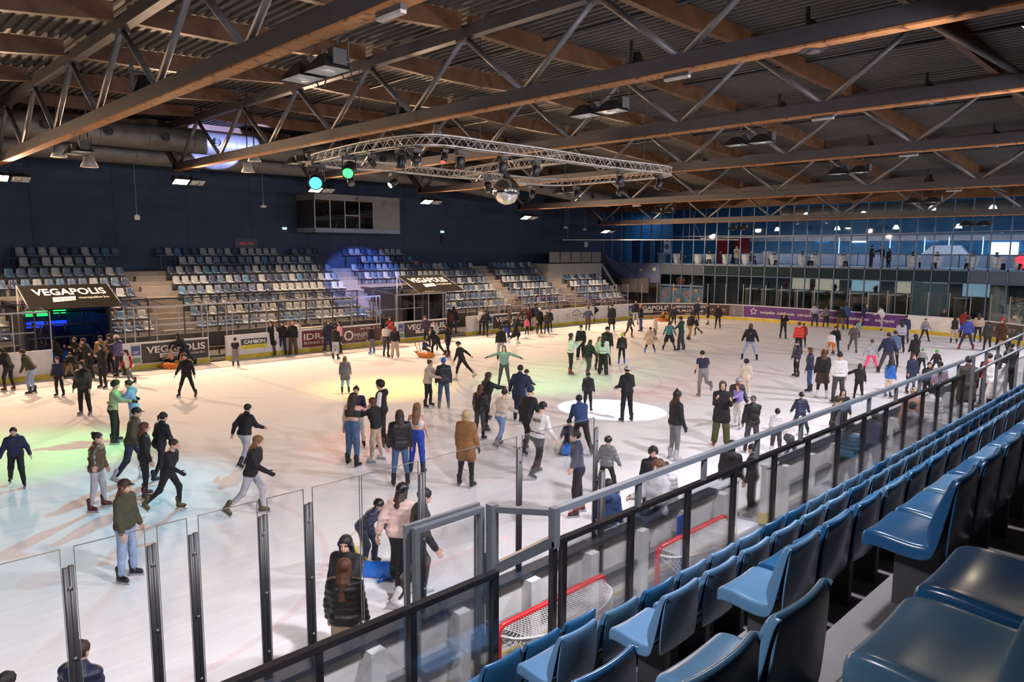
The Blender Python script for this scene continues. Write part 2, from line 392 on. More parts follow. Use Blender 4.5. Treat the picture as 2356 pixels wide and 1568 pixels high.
# stanchions and panes
def stan(root, s, z1=2.78, m=None, r=.035, off=.07):
    mb = MB(); x, y, _ = onpath(s, off, 0); mb.box((x, y, (BH+z1)/2), (.042, .042, z1-BH)); return mb.obj('stanchion', m or M_POST, root)
def pane(root, s0, s1, z0=BH, z1=2.72, off=.07, edge=True, m=None):
    mb = MB(); strip(mb, s0+.03, s1-.03, off-.006, off+.006, z0, z1, .5); p = mb.obj('glass_pane', m or M_GLASS, root)
    if edge: mb = MB(); strip(mb, s0+.03, s1-.03, off-.007, off+.007, z1, z1+.008, .5); mb.obj('pane_edge', M_GEDGE, p)
    return p
fx = [0, 2.2, 4.4, 5.9, 7.1]; 
def run_posts(root, xs, **k):
    for x in xs: stan(root, x+8)
    for a, b in zip(xs[:-1], xs[1:]): pane(root, a+8, b+8)
run_posts(far, [-3, -1, 1, 3, 4.5, 5.9, 7.2]); run_posts(far, [10.0, 10.4, 11.32, 12.3, 13.35, 13.6]); run_posts(far, [14.5, 14.8, 16.53, 18.35, 19.64, 21.45, 23.06, 23.3])
run_posts(far, [24.4, 25.7, 26.76, 27.87, 28.1]); run_posts(far, [29.8, 30.82, 31.43, 32.5, 33.6, 34.7, 35.8, 36.4, 37.1, 37.8, 38.5, 40.2, 41.6, 43.2, 44.6])
ss = [S1+.3]+[S1+1.6+1.35*k for k in range(8)]+[S2-1.0+1.25*k for k in range(20)]
ss = [s for s in ss if s < S4]
for s in ss: stan(endb, s)
for a, b in zip(ss[:-1], ss[1:]): pane(endb, a, b)
# tall near glass with dark posts
nx = [-.4, 1.34, 1.97, 2.32, 2.97, 3.45, 4.87, 6.44, 8.0]
def nS(x): return S4+44.7-x
for x in nx:
    mb = MB(); mb.tube([(x-.02, YN-.07, .9), (x-.02, YN-.07, 2.86)], .024, 10); mb.tube([(x+.02, YN-.07, .9), (x+.02, YN-.07, 2.87)], .022, 10)
    p = mb.obj('stanchion', M_POSTD, near, True)
    for z in (1.5, 2.1, 2.7): mb = MB(); mb.lathe((x, YN-.105, z), [(.0, -.006), (.011, -.004), (.011, .004)], 8, 'y'); mb.obj('screw', M_POST, p)
for a, b in zip(nx[:-1], nx[1:]):
    w = b-a; segs = [(a+.05, b-.05)] if w < .8 else [(a+.05, a+w*.42), (a+w*.44, b-.05)] if w < 1.8 and a < 4 else [(a+.05, b-.05)]
    for c, d in segs:
        mb = MB(); mb.bx(c, d, YN-.076, YN-.064, BH, 3.02); p = mb.obj('glass_pane', M_GLASS, near)
        mb = MB(); mb.bx(c, d, YN-.0765, YN-.0635, 3.02, 3.025); mb.bx(c-.0018, c+.0018, YN-.0765, YN-.0635, BH, 3.025); mb.bx(d-.0018, d+.0018, YN-.0765, YN-.0635, BH, 3.025); mb.obj('pane_edge', M_GEDGE, p)
mb = MB(); mb.tube([(8.12, YN-.1, .0), (8.12, YN-.1, 2.2)], .05, 12); mb.obj('gate_post', M_POSTD, near, True)
# ---------------------------------------------------------------- adverts
def advert(root, s0, s1, col, name, z0=.26, z1=BH-.07, texts=(), blocks=(), off=-.012):
    mb = MB(); strip(mb, s0, s1, off, -.001, z0, z1, .4)
    a = mb.obj('advert_banner', mat('ad_'+name, col, .35, var=.05, scale=2), root)
    H = z1-z0; Wd = s1-s0
    def mp(u0, v0, o):
        def f(u, v):
            return onpath(s0+u0+u, o, z0+v0+v)
        return f
    for (u0, u1, v0, v1, c, nm) in blocks:
        mb = MB(); strip(mb, s0+u0*Wd, s0+u1*Wd, off-.006, off, z0+v0*H, z0+v1*H, .3); mb.obj('printed_block', mat('adb_'+nm, c, .4, var=.05), a)
    for (tx, u0, u1, v0, ht, c, nm, bold) in texts:
        mb = textmesh(tx, (u1-u0)*Wd, mp(u0*Wd, v0*H, off-.009), bold=bold, height=ht*H); mb.obj('lettering', mat('adt_'+nm, c, .5, var=.03), a)
    return a
WH = (.72, .66, .58)
def vega(root, s0, s1, blk=True):
    if blk: advert(root, s0-.46, s0-.01, (.46, .45, .43), 'dept', blocks=[(.1, .9, .45, .93, (.05, .06, .22), 'dept_blue'), (.1, .9, .06, .30, (.12, .24, .10), 'dept_green')], texts=[('HERT', .2, .8, .52, .14, WH, 'w', .0)])
    Wd = s1-s0
    advert(root, s0, s1, (.025, .018, .017), 'vega', texts=[('VEGAPOLIS', .07, .95, .50, .34, WH, 'w', .02), ('ice parc', .30, .52, .28, .12, (.05, .04, .04), 'k', .01), ('montpellier3m', .56, .94, .28, .11, WH, 'w', .0)],
           blocks=[(.26, .55, .22, .45, WH, 'w')])
vega(far, 18.6, 21.55)
advert(far, 22.45, 26.3, (.58, .57, .58), 'white_ad', texts=[('CAMBON', .22, .50, .55, .19, (.75, .75, .72), 'w2', .03), ('PAYSAGISTE', .26, .48, .33, .09, (.35, .30, .03), 'yk', .01), ('creation  entretien', .60, .92, .70, .07, (.2, .2, .2), 'gk', 0), ('arrosage', .66, .84, .52, .07, (.2, .2, .2), 'gk', 0), ('elagage', .66, .82, .38, .07, (.2, .2, .2), 'gk', 0)],
       blocks=[(.18, .53, .48, .82, (.03, .03, .03), 'k'), (.18, .53, .24, .48, (.60, .50, .03), 'yel')])
advert(far, 26.4, 28.5, (.17, .022, .028), 'idrac', texts=[('IDRAC', .05, .94, .46, .36, WH, 'w', .015), ('BUSINESS SCHOOL', .06, .94, .18, .15, WH, 'w', .0)])
advert(far, 28.56, 31.28, (.11, .035, .03), 'omnipub', texts=[('O', .12, .34, .18, .62, WH, 'w', .01), ('MNIPUB', .36, .80, .30, .30, WH, 'w', .0), ('04 99 63 33', .50, .98, .80, .12, WH, 'w', 0)], blocks=[(.36, .8, .20, .22, WH, 'w')])
vega(far, 32.9, 36.05); vega(far, 39.95, 43.3)
advert(far, 46.75, 49.7, (.60, .58, .55), 'ichome', texts=[('IC-HOME', .12, .88, .36, .28, (.10, .08, .05), 'brn', .0), ('RENOVATION & CONSTRUCTION', .12, .9, .18, .09, (.25, .2, .15), 'brn2', .0)])
# little roof mark of the home advert
mb = MB()
for (u0, v0, u1, v1) in ((1.0, .62, 1.5, .82), (1.5, .82, 2.0, .62)):
    q = [onpath(46.75+u, -.022, .26+v*1.0) for u, v in ((u0, v0), (u1, v1), (u1, v1-.06), (u0, v0-.06))]; mb.quad(*q)
mb.obj('roof_mark', MATS['adt_brn'], far)
vega(endb, 54.75, 58.2)
advert(endb, 58.25, 61.0, (.022, .018, .018), 'agence', texts=[('AGENCE 34 SECURITE', .04, .97, .66, .2, WH, 'w', .02), ('SPL PROTECTION', .12, .9, .28, .2, WH, 'w', .02), ('04 67 47', .4, .9, .06, .1, WH, 'w', .0)])
advert(endb, 61.05, 63.8, (.06, .028, .025), 'event', texts=[('LA FOIRE', .06, .52, .42, .26, (.35, .3, .27), 'w3', .01)], blocks=[(.62, .99, .05, .95, (.17, .16, .16), 'photo_grey'), (.70, .80, .15, .8, (.30, .28, .27), 'photo_lt')])
advert(endb, 63.85, 75.6, (.085, .020, .17), 'metropole', texts=[('montpellier', .115, .215, .40, .24, WH, 'w4', .008), ('m\u00e9diterran\u00e9e', .230, .345, .40, .24, WH, 'w4', .008), ('m\u00e9tropole', .365, .455, .40, .24, WH, 'w4', .008),
       ('montpellier', .565, .665, .40, .24, WH, 'w4', .008), ('m\u00e9diterran\u00e9e', .680, .795, .40, .24, WH, 'w4', .008), ('m\u00e9tropole', .830, .935, .40, .24, WH, 'w4', .008)])
def star(s0, zc, r):
    mb = MB(); pts = []
    for k in range(10):
        a = PI/2+k*PI/5; rr = r if k % 2 == 0 else r*.52; pts.append((rr*math.cos(a), rr*math.sin(a)))
    for k in range(10):
        (u0, v0), (u1, v1) = pts[k], pts[(k+1) % 10]
        mb.quad(*[onpath(s0+u, -.024, zc+v) for u, v in ((u0, v0), (u1, v1), (u1*.72, v1*.72), (u0*.72, v0*.72))])
    mb.obj('star_mark', M_TXT, endb)
star(64.65, .74, .30); star(69.95, .74, .30)
advert(endb, 80.3, 83.0, (.05, .045, .05), 'dark_ad', texts=[('SPORT', .2, .8, .4, .3, (.3, .3, .3), 'gk2', .01)])
# ================================================================ GLASS SHELTERS BEHIND THE FAR BOARDS
M_CANT = mat('grey_frame', (.055, .055, .06), .5, metal=.2, var=.08)
for (x0, x1, lab) in ((10.1, 23.3, 'long glass-roofed players shelter left of the opening'), (24.4, 28.1, 'short glass-roofed shelter beside the second tunnel'), (2.0, 7.1, 'glass-roofed shelter left of the first tunnel')):
    r = empty('glass_shelter', (x0, YF, 0), lab, 'shelter'); L = x1-x0; n = max(2, round(L/1.6))
    mb = MB(); mb.beam((0, .07, 2.76), (L, .07, 2.76), .06, .06); mb.obj('front_rail', M_POST, r)
    mb = MB(); mb.beam((0, 2.4, 2.95), (L, 2.4, 2.95), .06, .06); mb.obj('rear_rail', M_CANT, r)
    for k in range(n+1):
        xx = L*k/n
        mb = MB(); mb.beam((xx, .07, 2.78), (xx, 2.4, 2.97), .03, .03); mb.obj('roof_bar', M_CANT, r)
        mb = MB(); mb.bx(xx-.03, xx+.03, 2.37, 2.43, .02, 2.95); mb.obj('rear_post', M_CANT, r)
        if k < n:
            mb = MB(); d = L/n; mb.quad((xx, .08, 2.80), (xx+d, .08, 2.80), (xx+d, 2.4, 2.99), (xx, 2.4, 2.99)); mb.obj('roof_pane', glass('roof_glass', (.86, .84, .82), .06, .1), r)
            mb = MB(); mb.quad((xx, 2.4, 1.75), (xx+d, 2.4, 1.75), (xx+d, 2.4, 2.93), (xx, 2.4, 2.93)); mb.obj('rear_pane', glass('rear_glass', (.80, .77, .74), .03, .05), r)
    mb = MB(); mb.beam((0, 2.4, 1.72), (L, 2.4, 1.72), .05, .05); mb.obj('mid_rail', M_POST, r)
    mb = MB(); mb.bx(.3, L-.3, 1.6, 1.95, .44, .5)
    for k in range(n): mb.bx(.5+k*(L-1)/max(1, n-1)-.04, .5+k*(L-1)/max(1, n-1)+.04, 1.65, 1.9, .02, .44)
    mb.obj('bench', mat('bench_dark', (.06, .05, .045), .6), r)
mb = MB(); mb.bx(18.3, 20.0, YF+.2, YF+.55, BH+.02, BH+.07); tag(mb.obj('counter_top', mat('counter_warm', (.60, .52, .42), .4)), 'pale narrow counter top behind the red school advert', 'counter')
# ================================================================ FAR STAND
M_STEP = mat('stand_concrete', (.165, .152, .14), .7, var=.12, scale=1.5, bump=.08)
TUN = [(6.9, 10.15), (27.0, 30.3)]
st = empty('stand_terrace', (0, 0, 0), 'stepped concrete terrace carrying the far seats', 'terrace')
BLK = {1: (2.6, 13.25), 2: (14.85, 25.65), 3: (26.95, 38.5), 4: (39.65, 45.0), 5: (46.9, 52.3)}
AIS = [(13.25, 14.85), (25.65, 26.95), (38.5, 39.65), (45.0, 46.9)]
def ztread(i): return 4.6-.535*i
def cutx(x0, x1, i):
    if i < 4: return [(x0, x1)]
    seg = []; a = x0
    for t0, t1 in TUN: seg.append((a, t0)); a = t1
    seg.append((a, x1)); return seg
for i in range(1, 8):
    x1 = 52.6
    for a, b in cutx(2.2, x1, i):
        if i < 4 and b > 45.2:
            b = 45.2
        if i >= 4: pass
        cuts = [(a, b, -.05)] if i >= 4 else [(a, TUN[0][0], 1.0), (TUN[0][0], TUN[0][1], 2.78), (TUN[0][1], TUN[1][0], 1.0), (TUN[1][0], TUN[1][1], 2.78), (TUN[1][1], b, 1.0)]
        for (a_, b_, zlo) in cuts:
            mb = MB(); mb.bx(a_, b_, 44.4-.8*i, 45.2-.8*i+(.3 if i == 1 else 0), zlo, ztread(i)); mb.obj('step', M_STEP, st)
for k, (a, b) in enumerate(AIS):
    for i in range(1, 8):
        if k == 3 and i < 4: continue
        mb = MB(); mb.bx(a+.02, b-.02, 44.4-.8*i-.38, 44.4-.8*i, ztread(i)-.535, ztread(i)-.267); s_ = mb.obj('aisle_step', M_STEP, st)
        mb = MB(); mb.bx(a+.02, b-.02, 44.4-.8*i-.385, 44.4-.8*i-.33, ztread(i)-.268, ztread(i)-.262); mb.obj('nosing', mat('nosing', (.60, .56, .5), .6), s_)
# dark front wall of the stand, with openings
for a, b in ((2.2, 6.9), (10.15, 27.0), (30.3, 52.6)):
    mb = MB(); mb.bx(a, b, 38.4, 38.8, -.05, 1.0); mb.obj('front_wall', mat('stand_front', (.05, .045, .042), .7), st)
for k, (a, b) in enumerate(TUN):
    mb = MB(); mb.bx(a-.1, a, 37.4, 45.4, 0, 2.85); mb.bx(b, b+.1, 37.4, 45.4, 0, 2.85); mb.bx(a-.1, b+.1, 37.5, 45.4, 2.6, 2.72); mb.bx(a, b, 45.2, 45.4, 0, 2.7)
    tn = tag(mb.obj('tunnel_lining', mat('tunnel_black', (.012, .012, .02), .8)), ['dark entrance tunnel lit green and blue at the left', 'dark entrance tunnel with violet light behind the second canopy'][k], 'tunnel')
    def em(nm, c, s): return mat(nm, c, .5, emit=s, ecol=c, var=.05)
    if k == 0:
        for (x0, x1, z0, z1, c, nm, s) in ((7.3, 8.4, 1.75, 2.35, (.03, .9, .16), 'glow_green', 1.3), (8.7, 9.9, 1.85, 2.4, (.03, .9, .16), 'glow_green', 1.3), (7.2, 8.2, 1.15, 1.45, (.01, .05, .9), 'glow_blue', 1.5), (8.5, 9.6, 1.2, 1.45, (.01, .05, .9), 'glow_blue', 1.5)):
            mb = MB(); mb.bx(x0+.9, x1+.9, 44.9, 45.15, z0, z1); mb.obj('light_panel', em(nm, c, s), tn)
        pl = bpy.data.lights.new('tunnel_glow', 'POINT'); pl.energy = 60; pl.color = (.05, .12, 1); po = bpy.data.objects.new('tunnel_glow', pl); COL.objects.link(po); po.location = (8.6, 42, 2.2)
    else:
        for (x0, x1, z0, z1, c, nm, s) in ((29.2, 29.5, 1.2, 2.3, (.10, .06, .9), 'glow_violet', 1.3), (29.9, 29.98, .8, 2.4, (.7, .06, .8), 'glow_magenta', 1.3), (28.5, 28.9, .3, 1.1, (.02, .08, .9), 'glow_blue2', 1.2)):
            mb = MB(); mb.bx(x0, x1, 43.9, 44.1, z0, z1); mb.obj('light_panel', em(nm, c, s), tn)
# canopies with lettering
M_CLOTH = mat('canopy_cloth', (.0030, .0027, .0025), .9, spec=.1, var=.15, scale=3, bump=.1)
for k, (a, b) in enumerate(((6.7, 10.25), (26.75, 30.35))):
    cn = empty('entrance_canopy', (a, 35.4, 2.78), ['black sloped canopy with white lettering over the left tunnel', 'black sloped canopy with white lettering over the second tunnel'][k], 'canopy')
    Wd = b-a; e1 = Vector((1, 0, 0)); e2 = Vector((0, 2.2, .92)); e2n = e2.normalized(); nn = e1.cross(e2n).normalized()
    if nn.z < 0: nn = -nn
    def mp(u0, v0):
        return lambda u, v: e1*(u0+u)+e2n*(v0+v)+nn*.022
    mb = MB()
    for dz in (0, .02): mb.quad(*[e1*u+e2*v+nn*dz for u, v in ((0, 0), (Wd, 0), (Wd, 1), (0, 1))])
    cl = mb.obj('canopy_cloth', M_CLOTH, cn)
    textmesh('VEGAPOLIS', Wd*.80, mp(Wd*.12, 1.35), bold=.02, height=.62).obj('lettering', M_TXT, cl)
    textmesh('montpellier3m', Wd*.34, mp(Wd*.58, .92), bold=.0, height=.2).obj('lettering', M_TXT, cl)
    mb = MB(); mb.quad(*[e1*u+e2n*v+nn*.021 for u, v in ((Wd*.28, .66), (Wd*.53, .78), (Wd*.55, 1.16), (Wd*.30, 1.10))]); mb.obj('skate_mark', M_TXT, cl)
    textmesh('ice parc', Wd*.20, lambda u, v: e1*(Wd*.32+u)+e2n*(.86+v)+nn*.026, height=.2).obj('lettering', M_CLOTH, cl)
    for x in (0, Wd):
        mb = MB(); mb.tube([(x, 0, 0), (x, 2.2, .92)], .025, 8); mb.tube([(x, 1.3, -.3), (x, 2.2, .92)], .02, 8); mb.obj('stay_bar', M_POST, cn, True)
        mb = MB(); mb.tube([(x, 2.25, -2.76), (x, 2.25, .94)], .03, 8); mb.obj('support_post', M_POST, cn, True)
# ---------------------------------------------------------------- seats
PROF = [(.205, -.075, .19), (.213, -.03, .205), (.195, 0, .215), (.10, .002, .222), (0, -.012, .225), (-.10, -.012, .225), (-.138, .012, .222), (-.158, .08, .22), (-.178, .2, .214), (-.196, .32, .204), (-.206, .362, .192), (-.220, .371, .190), (-.232, .355, .192), (-.222, .22, .208), (-.205, .08, .216), (-.185, -.05, .20)]
def seat_mesh(name, m, lo=False):
    prof = PROF if not lo else [PROF[i] for i in (0, 2, 5, 7, 9, 10, 12, 14)]
    us = [-1.02, -1, -.92, -.5, 0, .5, .92, 1, 1.02] if not lo else [-1.02, -1, 0, 1, 1.02]
    vs = []; nr = len(prof)
    for r, (y, z, w) in enumerate(prof):
        t = min(1, max(0, (z-.0)/.12)) if y < -.1 else 0
        for c, u in enumerate(us):
            uu = max(-1, min(1, u)); yy = y+.022*uu*uu*t; zz = z+.012*uu*uu*(1-t)
            front = r < len(prof)-(4 if not lo else 2)
            if front and t > 0 and abs(u) == 1: yy += .10*max(0, 1-z/.36)*min(1, t*1.5)
            if abs(u) > 1 and front:
                zz -= .075*(1-t); yy -= .035*t
                if r == 0: zz += .06
            vs.append((u*w, yy, zz+.43))
    nc = len(us); fs = [(r*nc+c, r*nc+c+1, (r+1)*nc+c+1, (r+1)*nc+c) for r in range(nr-1) for c in range(nc-1)]
    mb = MB(); mb.add(vs, fs); return mb.mesh(name, m, True)
SHADE = {'pale': mat('seat_pale', (.20, .235, .275), .35, var=.05, coat=.3), 'mid': mat('seat_mid', (.062, .102, .175), .3, var=.06, coat=.3), 'deep': mat('seat_deep', (.025, .042, .09), .3, var=.06, coat=.3), 'sky': mat('seat_sky', (.045, .12, .215), .3, var=.05, coat=.3)}
LO = {k: seat_mesh('seat_shell', m, True) for k, m in SHADE.items()}
for me_ in LO.values():
    for v_ in me_.vertices: v_.co.x *= .84
M_BRK = mat('seat_bracket', (.022, .022, .024), .5)
far_seats = []
for b, (x0, x1) in BLK.items():
    for i in range(0, 8):
        if b == 5 and i < 4: continue
        if b == 4 and i < 2: continue
        a, c = x0+.05, x1-.05
        if i == 0: a, c = {1: (8.0, 13.2), 2: (14.9, 25.6), 3: (27.3, 32.7)}[b]
        if i == 1: a, c = {1: (8.0, 12.25), 2: (15.9, 24.5), 3: (28.3, 32.9)}[b]
        if i > 1 and b == 2: a += 0.0
        n = int((c-a)/.505); row = []
        for k in range(n):
            x = a+.25+k*.505
            if i >= 4 and any(t0-.3 < x < t1+.3 for t0, t1 in TUN): continue
            if i == 0 and b == 2 and 22.6 < x < 23.4: continue
            row.append(x)
        y = 44.8-.8*i; z = ztread(i)
        for k, x in enumerate(row): far_seats.append((b, i, k+1, x, y, z+(.02 if i else 0)))
        if row:   # rail under the row
            mb = MB(); mb.bx(row[0]-.25, row[-1]+.25, y-.02, y+.06, z+.30, z+.36)
            q = row[0]
            while q <= row[-1]+.1: mb.bx(q-.03, q+.03, y-.02, y+.06, z-(.53 if i == 0 else 0), z+.30); q += 1.01
            o = mb.obj('seat_rail', M_BRK, st)
def stuffgrp(k): return 'seats of the far stand'
BN = {1: 'leftmost far block', 2: 'second far block', 3: 'third far block', 4: 'fourth far block', 5: 'last far block'}
SN = {'pale': 'pale grey-blue', 'mid': 'mid blue', 'deep': 'navy blue', 'sky': 'sky blue'}
RN = ['top', 'second', 'third', 'fourth', 'fifth', 'sixth', 'seventh', 'eighth']
rs = random.Random(3); stuff = {}
cnt = 0
for (b, i, k, x, y, z) in sorted(far_seats, key=lambda t: math.hypot(t[3], t[4])):
    sh = rs.choices(['pale', 'mid', 'deep', 'sky'], [.40, .27, .25, .08])[0]
    vis = x > 4.4
    if vis and cnt < 196 and i < 7:
        o = link('stadium_seat', LO[sh]); o.location = (x, y, z); o.rotation_euler = (0, 0, PI)
        tag(o, '%s plastic seat, %s from the left, %s row of the %s' % (SN[sh], ordw(k), RN[i], BN[b]), 'seat', 'plastic seats of the far stand'); cnt += 1
    else: stuff.setdefault(sh, []).append((x, y, z))
smb = MB(); mats_ = list(SHADE.values())
for si, sh in enumerate(SHADE):
    me = LO[sh]; V = [v.co.copy() for v in me.vertices]; Fc = [tuple(p.vertices) for p in me.polygons]; smb.cur = si
    for (x, y, z) in stuff.get(sh, []): smb.add([(x-v.x, y-v.y, z+v.z) for v in V], Fc)
tag(smb.obj('stadium_seats', mats_, None, True), 'remaining rows of blue plastic seats in the right half of the far stand', 'seats', kind='stuff')
# ---------------------------------------------------------------- press box
M_PB = mat('pressbox_grey', (.20, .20, .195), .6, var=.06, scale=2)
pb = empty('press_box', (24.2, 43, 6.45), 'grey press box with dark windows hung on the far wall', 'press box')
mb = MB(); mb.bx(0, 6.7, 0, 2.45, .0, .28); mb.obj('base_slab', mat('pressbox_slab', (.20, .24, .32), .5), pb)
mb = MB(); mb.bx(0, 6.7, .04, 2.45, 2.1, 2.5); mb.obj('fascia', M_PB, pb)
mb = MB(); mb.bx(4.5, 6.7, .04, 2.45, .28, 2.1); mb.obj('side_panel', M_PB, pb)
mb = MB(); mb.bx(.1, 4.5, 2.3, 2.45, .28, 2.1); mb.bx(.02, .06, .2, 2.45, .28, 2.1); mb.obj('rear_panel', mat('pressbox_inside', (.025, .028, .04), .8), pb)
mb = MB(); mb.bx(.15, 4.4, .9, 1.4, .28, 1.0); mb.obj('desk', mat('pressbox_desk', (.13, .12, .09), .6), pb)
for k in range(5): mb = MB(); mb.bx(.0+k*1.12-.03, k*1.12+.03, .02, .10, .28, 2.1); mb.obj('mullion', M_POST, pb)
mb = MB(); mb.bx(2.24, 3.36, .03, .09, 1.12, 1.18); mb.obj('transom', M_POST, pb)
for k in range(4):
    mb = MB(); mb.bx(.03+k*1.12, 1.09+k*1.12, .055, .065, .28, 2.1); mb.obj('window_pane', glass('box_glass', (.6, .65, .7), .12), pb)
mb = MB(); mb.bx(3.1, 3.35, -.22, .0, 2.18, 2.28); mb.bx(3.2, 3.25, -.1, .04, 2.28, 2.36); mb.obj('bracket_lamp', M_PB, pb)
# ---------------------------------------------------------------- landing and stairs, far right corner
M_GUARD = mat('mesh_guard', (.15, .15, .15), .6, var=.15, scale=40)
ld = empty('stair_landing', (45.2, 43, 0), 'grey landing with panel guard at the end of the far stand', 'landing')
mb = MB(); mb.bx(0, 7.1, -1.2, 2.45, 0, 4.2); mb.obj('landing_block', mat('landing_concrete', (.26, .25, .245), .7), ld)
for k in range(5): mb = MB(); mb.bx(.1+k*1.4, 1.42+k*1.4, -1.18, -1.14, 4.3, 5.2); mb.obj('guard_panel', M_GUARD, ld)
for k in range(6): mb = MB(); mb.bx(.05+k*1.4, .1+k*1.4, -1.2, -1.12, 4.2, 5.25); mb.obj('guard_post', M_BLK, ld)
mb = MB(); mb.bx(0, 7.1, -1.21, -1.11, 5.22, 5.28); mb.obj('guard_rail', M_BLK, ld)
sr = empty('staircase', (52.3, 41.8, 0), 'grey steel stair with dark handrail running down in the far corner', 'staircase')
for k in range(16): mb = MB(); mb.bx(k*.27, k*.27+.29, 0, 1.6, 4.2-.26*(k+1)-.04, 4.2-.26*(k+1)); mb.obj('stair_tread', M_STEP, sr)
mb = MB(); mb.beam((0, 0, 4.1), (4.3, 0, -.05), .06, .25); mb.obj('stringer', M_POST, sr)
mb = MB(); mb.tube([(-.0, -.02, 5.2), (4.3, -.02, 1.0)], .035, 6)
mb.obj('handrail', M_BLK, sr)
for k in range(4): mb = MB(); mb.bx(.1+k*1.35-.02, .1+k*1.35+.02, -.03, .01, 4.2-1.0*k*1.3/1.3-.4, 5.1-1.31*k); mb.obj('baluster', M_BLK, sr)
for k in range(3): mb = MB(); mb.quad((.15+k*1.35, -.02, 4.3-1.31*k), (1.4+k*1.35, -.02, 3.1-1.31*k), (1.4+k*1.35, -.02, 3.75-1.31*k), (.15+k*1.35, -.02, 5.0-1.31*k)); mb.obj('guard_infill', glass('dark_mesh', (.5, .5, .5), .02), sr)
mb = MB(); M_LIL = mat('lilac_wall', (.085, .105, .21), .6, var=.08)
mb.beam((56.3, 45.2, 4.8), (56.3, 41.2, 2.75), .14, .75); tag(mb.obj('stair_parapet', M_LIL), 'sloping blue stair parapet in the far corner beside the glazing', 'parapet')
# desk and chair on the far stand, wall boxes
dk = empty('table', (33.6, 43.9, ztread(2)+.02), 'pale desk on the top step of the third far block', 'table')
mb = MB(); mb.bx(0, 1.5, 0, .7, .68, .72); mb.obj('table_top', M_CAP, dk)
mb = MB(); mb.bx(.25, 1.45, .02, .05, .2, .66); mb.obj('front_panel', M_CAP, dk)
for x in (.05, 1.45): mb = MB(); mb.bx(x-.03, x+.03, .05, .65, 0, .68); mb.obj('leg', M_BLK, dk)
ch = empty('chair', (33.1, 43.9, ztread(2)+.02), 'orange chair beside the pale desk on the far stand', 'chair')
mb = MB(); mb.lathe((0, .2, .68), [(.0, -.03), (.22, -.03), (.26, 0), (.22, .03), (0, .03)], 16, 'y'); mb.obj('backrest', mat('orange_shell', (.45, .16, .05), .5), ch, True)
mb = MB(); mb.box((0, 0, .44), (.42, .42, .04)); mb.obj('seat', MATS['orange_shell'], ch)
for sx in (-.16, .16):
    for sy in (-.16, .16): mb = MB(); mb.tube([(sx, sy, 0), (sx, sy, .44)], .015, 6); mb.obj('leg', M_BLK, ch)
for (nm, x, z, sx, sz, c, e, lab, cat_) in (('exit_lamp', 27.0, 7.25, 0, 0, 0, 0, 0, 0),): pass
def wallbox(nm, x, z, sx, sz, m, lab, cat_, d=.08): mb = MB(); mb.bx(x-sx/2, x+sx/2, 45.47-d, 45.47, z-sz/2, z+sz/2); mb.bx(x-sx/2+.02, x+sx/2-.02, 45.47-d-.01, 45.47-d, z-sz/2+.02, z+sz/2-.02); return tag(mb.obj(nm, m), lab, cat_)
wallbox('exit_lamp', 23.3, 6.7, .28, .14, mat('exit_lamp', (.3, .6, .5), .5, emit=1.2, ecol=(.6, 1, .8)), 'small lit emergency lamp on the far wall left of the press box', 'lamp')
wallbox('wall_plate', 36.8, 6.15, .45, .55, mat('plate_dark', (.02, .03, .04), .5), 'dark framed wall plate right of the press box', 'wall plate')
wallbox('exit_lamp', 36.7, 6.75, .3, .15, MATS['exit_lamp'], 'small lit emergency lamp above the dark wall plate', 'lamp')
wallbox('wall_box', 54.4, 5.9, .5, .5, mat('plate_white', (.5, .5, .55), .5), 'white wall box near the far right corner', 'wall box')
wallbox('scoreboard', 20.6, 5.55, 1.5, .9, mat('score_dark', (.020, .030, .055), .5), 'dim dark scoreboard above the second far seat block', 'scoreboard')
textmesh('00 00', .9, lambda u, v: (20.15+u, 45.36, 5.6+v), height=.16).obj('digits', mat('red_digits', (.3, .01, .01), .5, emit=.25, ecol=(1, .05, .03)), bpy.data.objects['scoreboard'])
for k, (x, z, zt) in enumerate(((13.3, 7.0, 10.3), (20.5, 7.9, 10.3), (48.2, 7.3, 9.5), (50.8, 7.2, 9.5))):
    t = empty('hanging_sensor', (x, 42.6, z), ['white box hanging on a rod at the far left', 'small sensor on a rod left of the press box', 'small sensor on a rod near the far right corner', 'pale sensor on a rod beside the far right corner lamp'][k], 'sensor')
    mb = MB(); mb.tube([(0, 0, .1), (0, 0, roofz(x)-z)], .012, 6); mb.obj('rod', M_POST, t)
    mb = MB(); mb.box((0, 0, 0), (.26, .12, .24) if k == 0 else (.3, .2, .12)); mb.box((0, 0, .14), (.08, .08, .06)); mb.obj('housing', M_CAP, t)
# ================================================================ GLAZED END WALL AND LOBBY
M_MUL = mat('blue_mullion', (.075, .13, .22), .45, var=.08, metal=.1)
XW = 57.0
gw = empty('wall_end_glazing', (0, 0, 0), kind='structure')
my = [38.6-1.13*k for k in range(34)]
upy = [45.4, 44.3, 43.17, 42.03, 40.9, 39.75]+my
for y in upy:
    lo = 4.2 if y > 38.7 else 0
    mb = MB(); mb.bx(XW-.05, XW+.08, y-.035, y+.035, lo, 9.4); mb.obj('mullion', M_MUL, gw)
for z, y1, h in ((4.15, 45.4, .14), (9.05, 45.4, .12), (3.25, 38.6, .06), (6.62, 38.6, .06)):
    mb = MB(); mb.bx(XW-.05, XW+.09, 2, y1, z-h/2, z+h/2); mb.obj('transom', M_MUL, gw)
for a, b in zip(upy[:-1], upy[1:]):
    for (z0, z1) in ((4.25, 6.58), (6.66, 8.98)): mb = MB(); mb.bx(XW, XW+.012, b+.035, a-.035, z0, z1); mb.obj('glass_pane', M_GLASSD, gw)
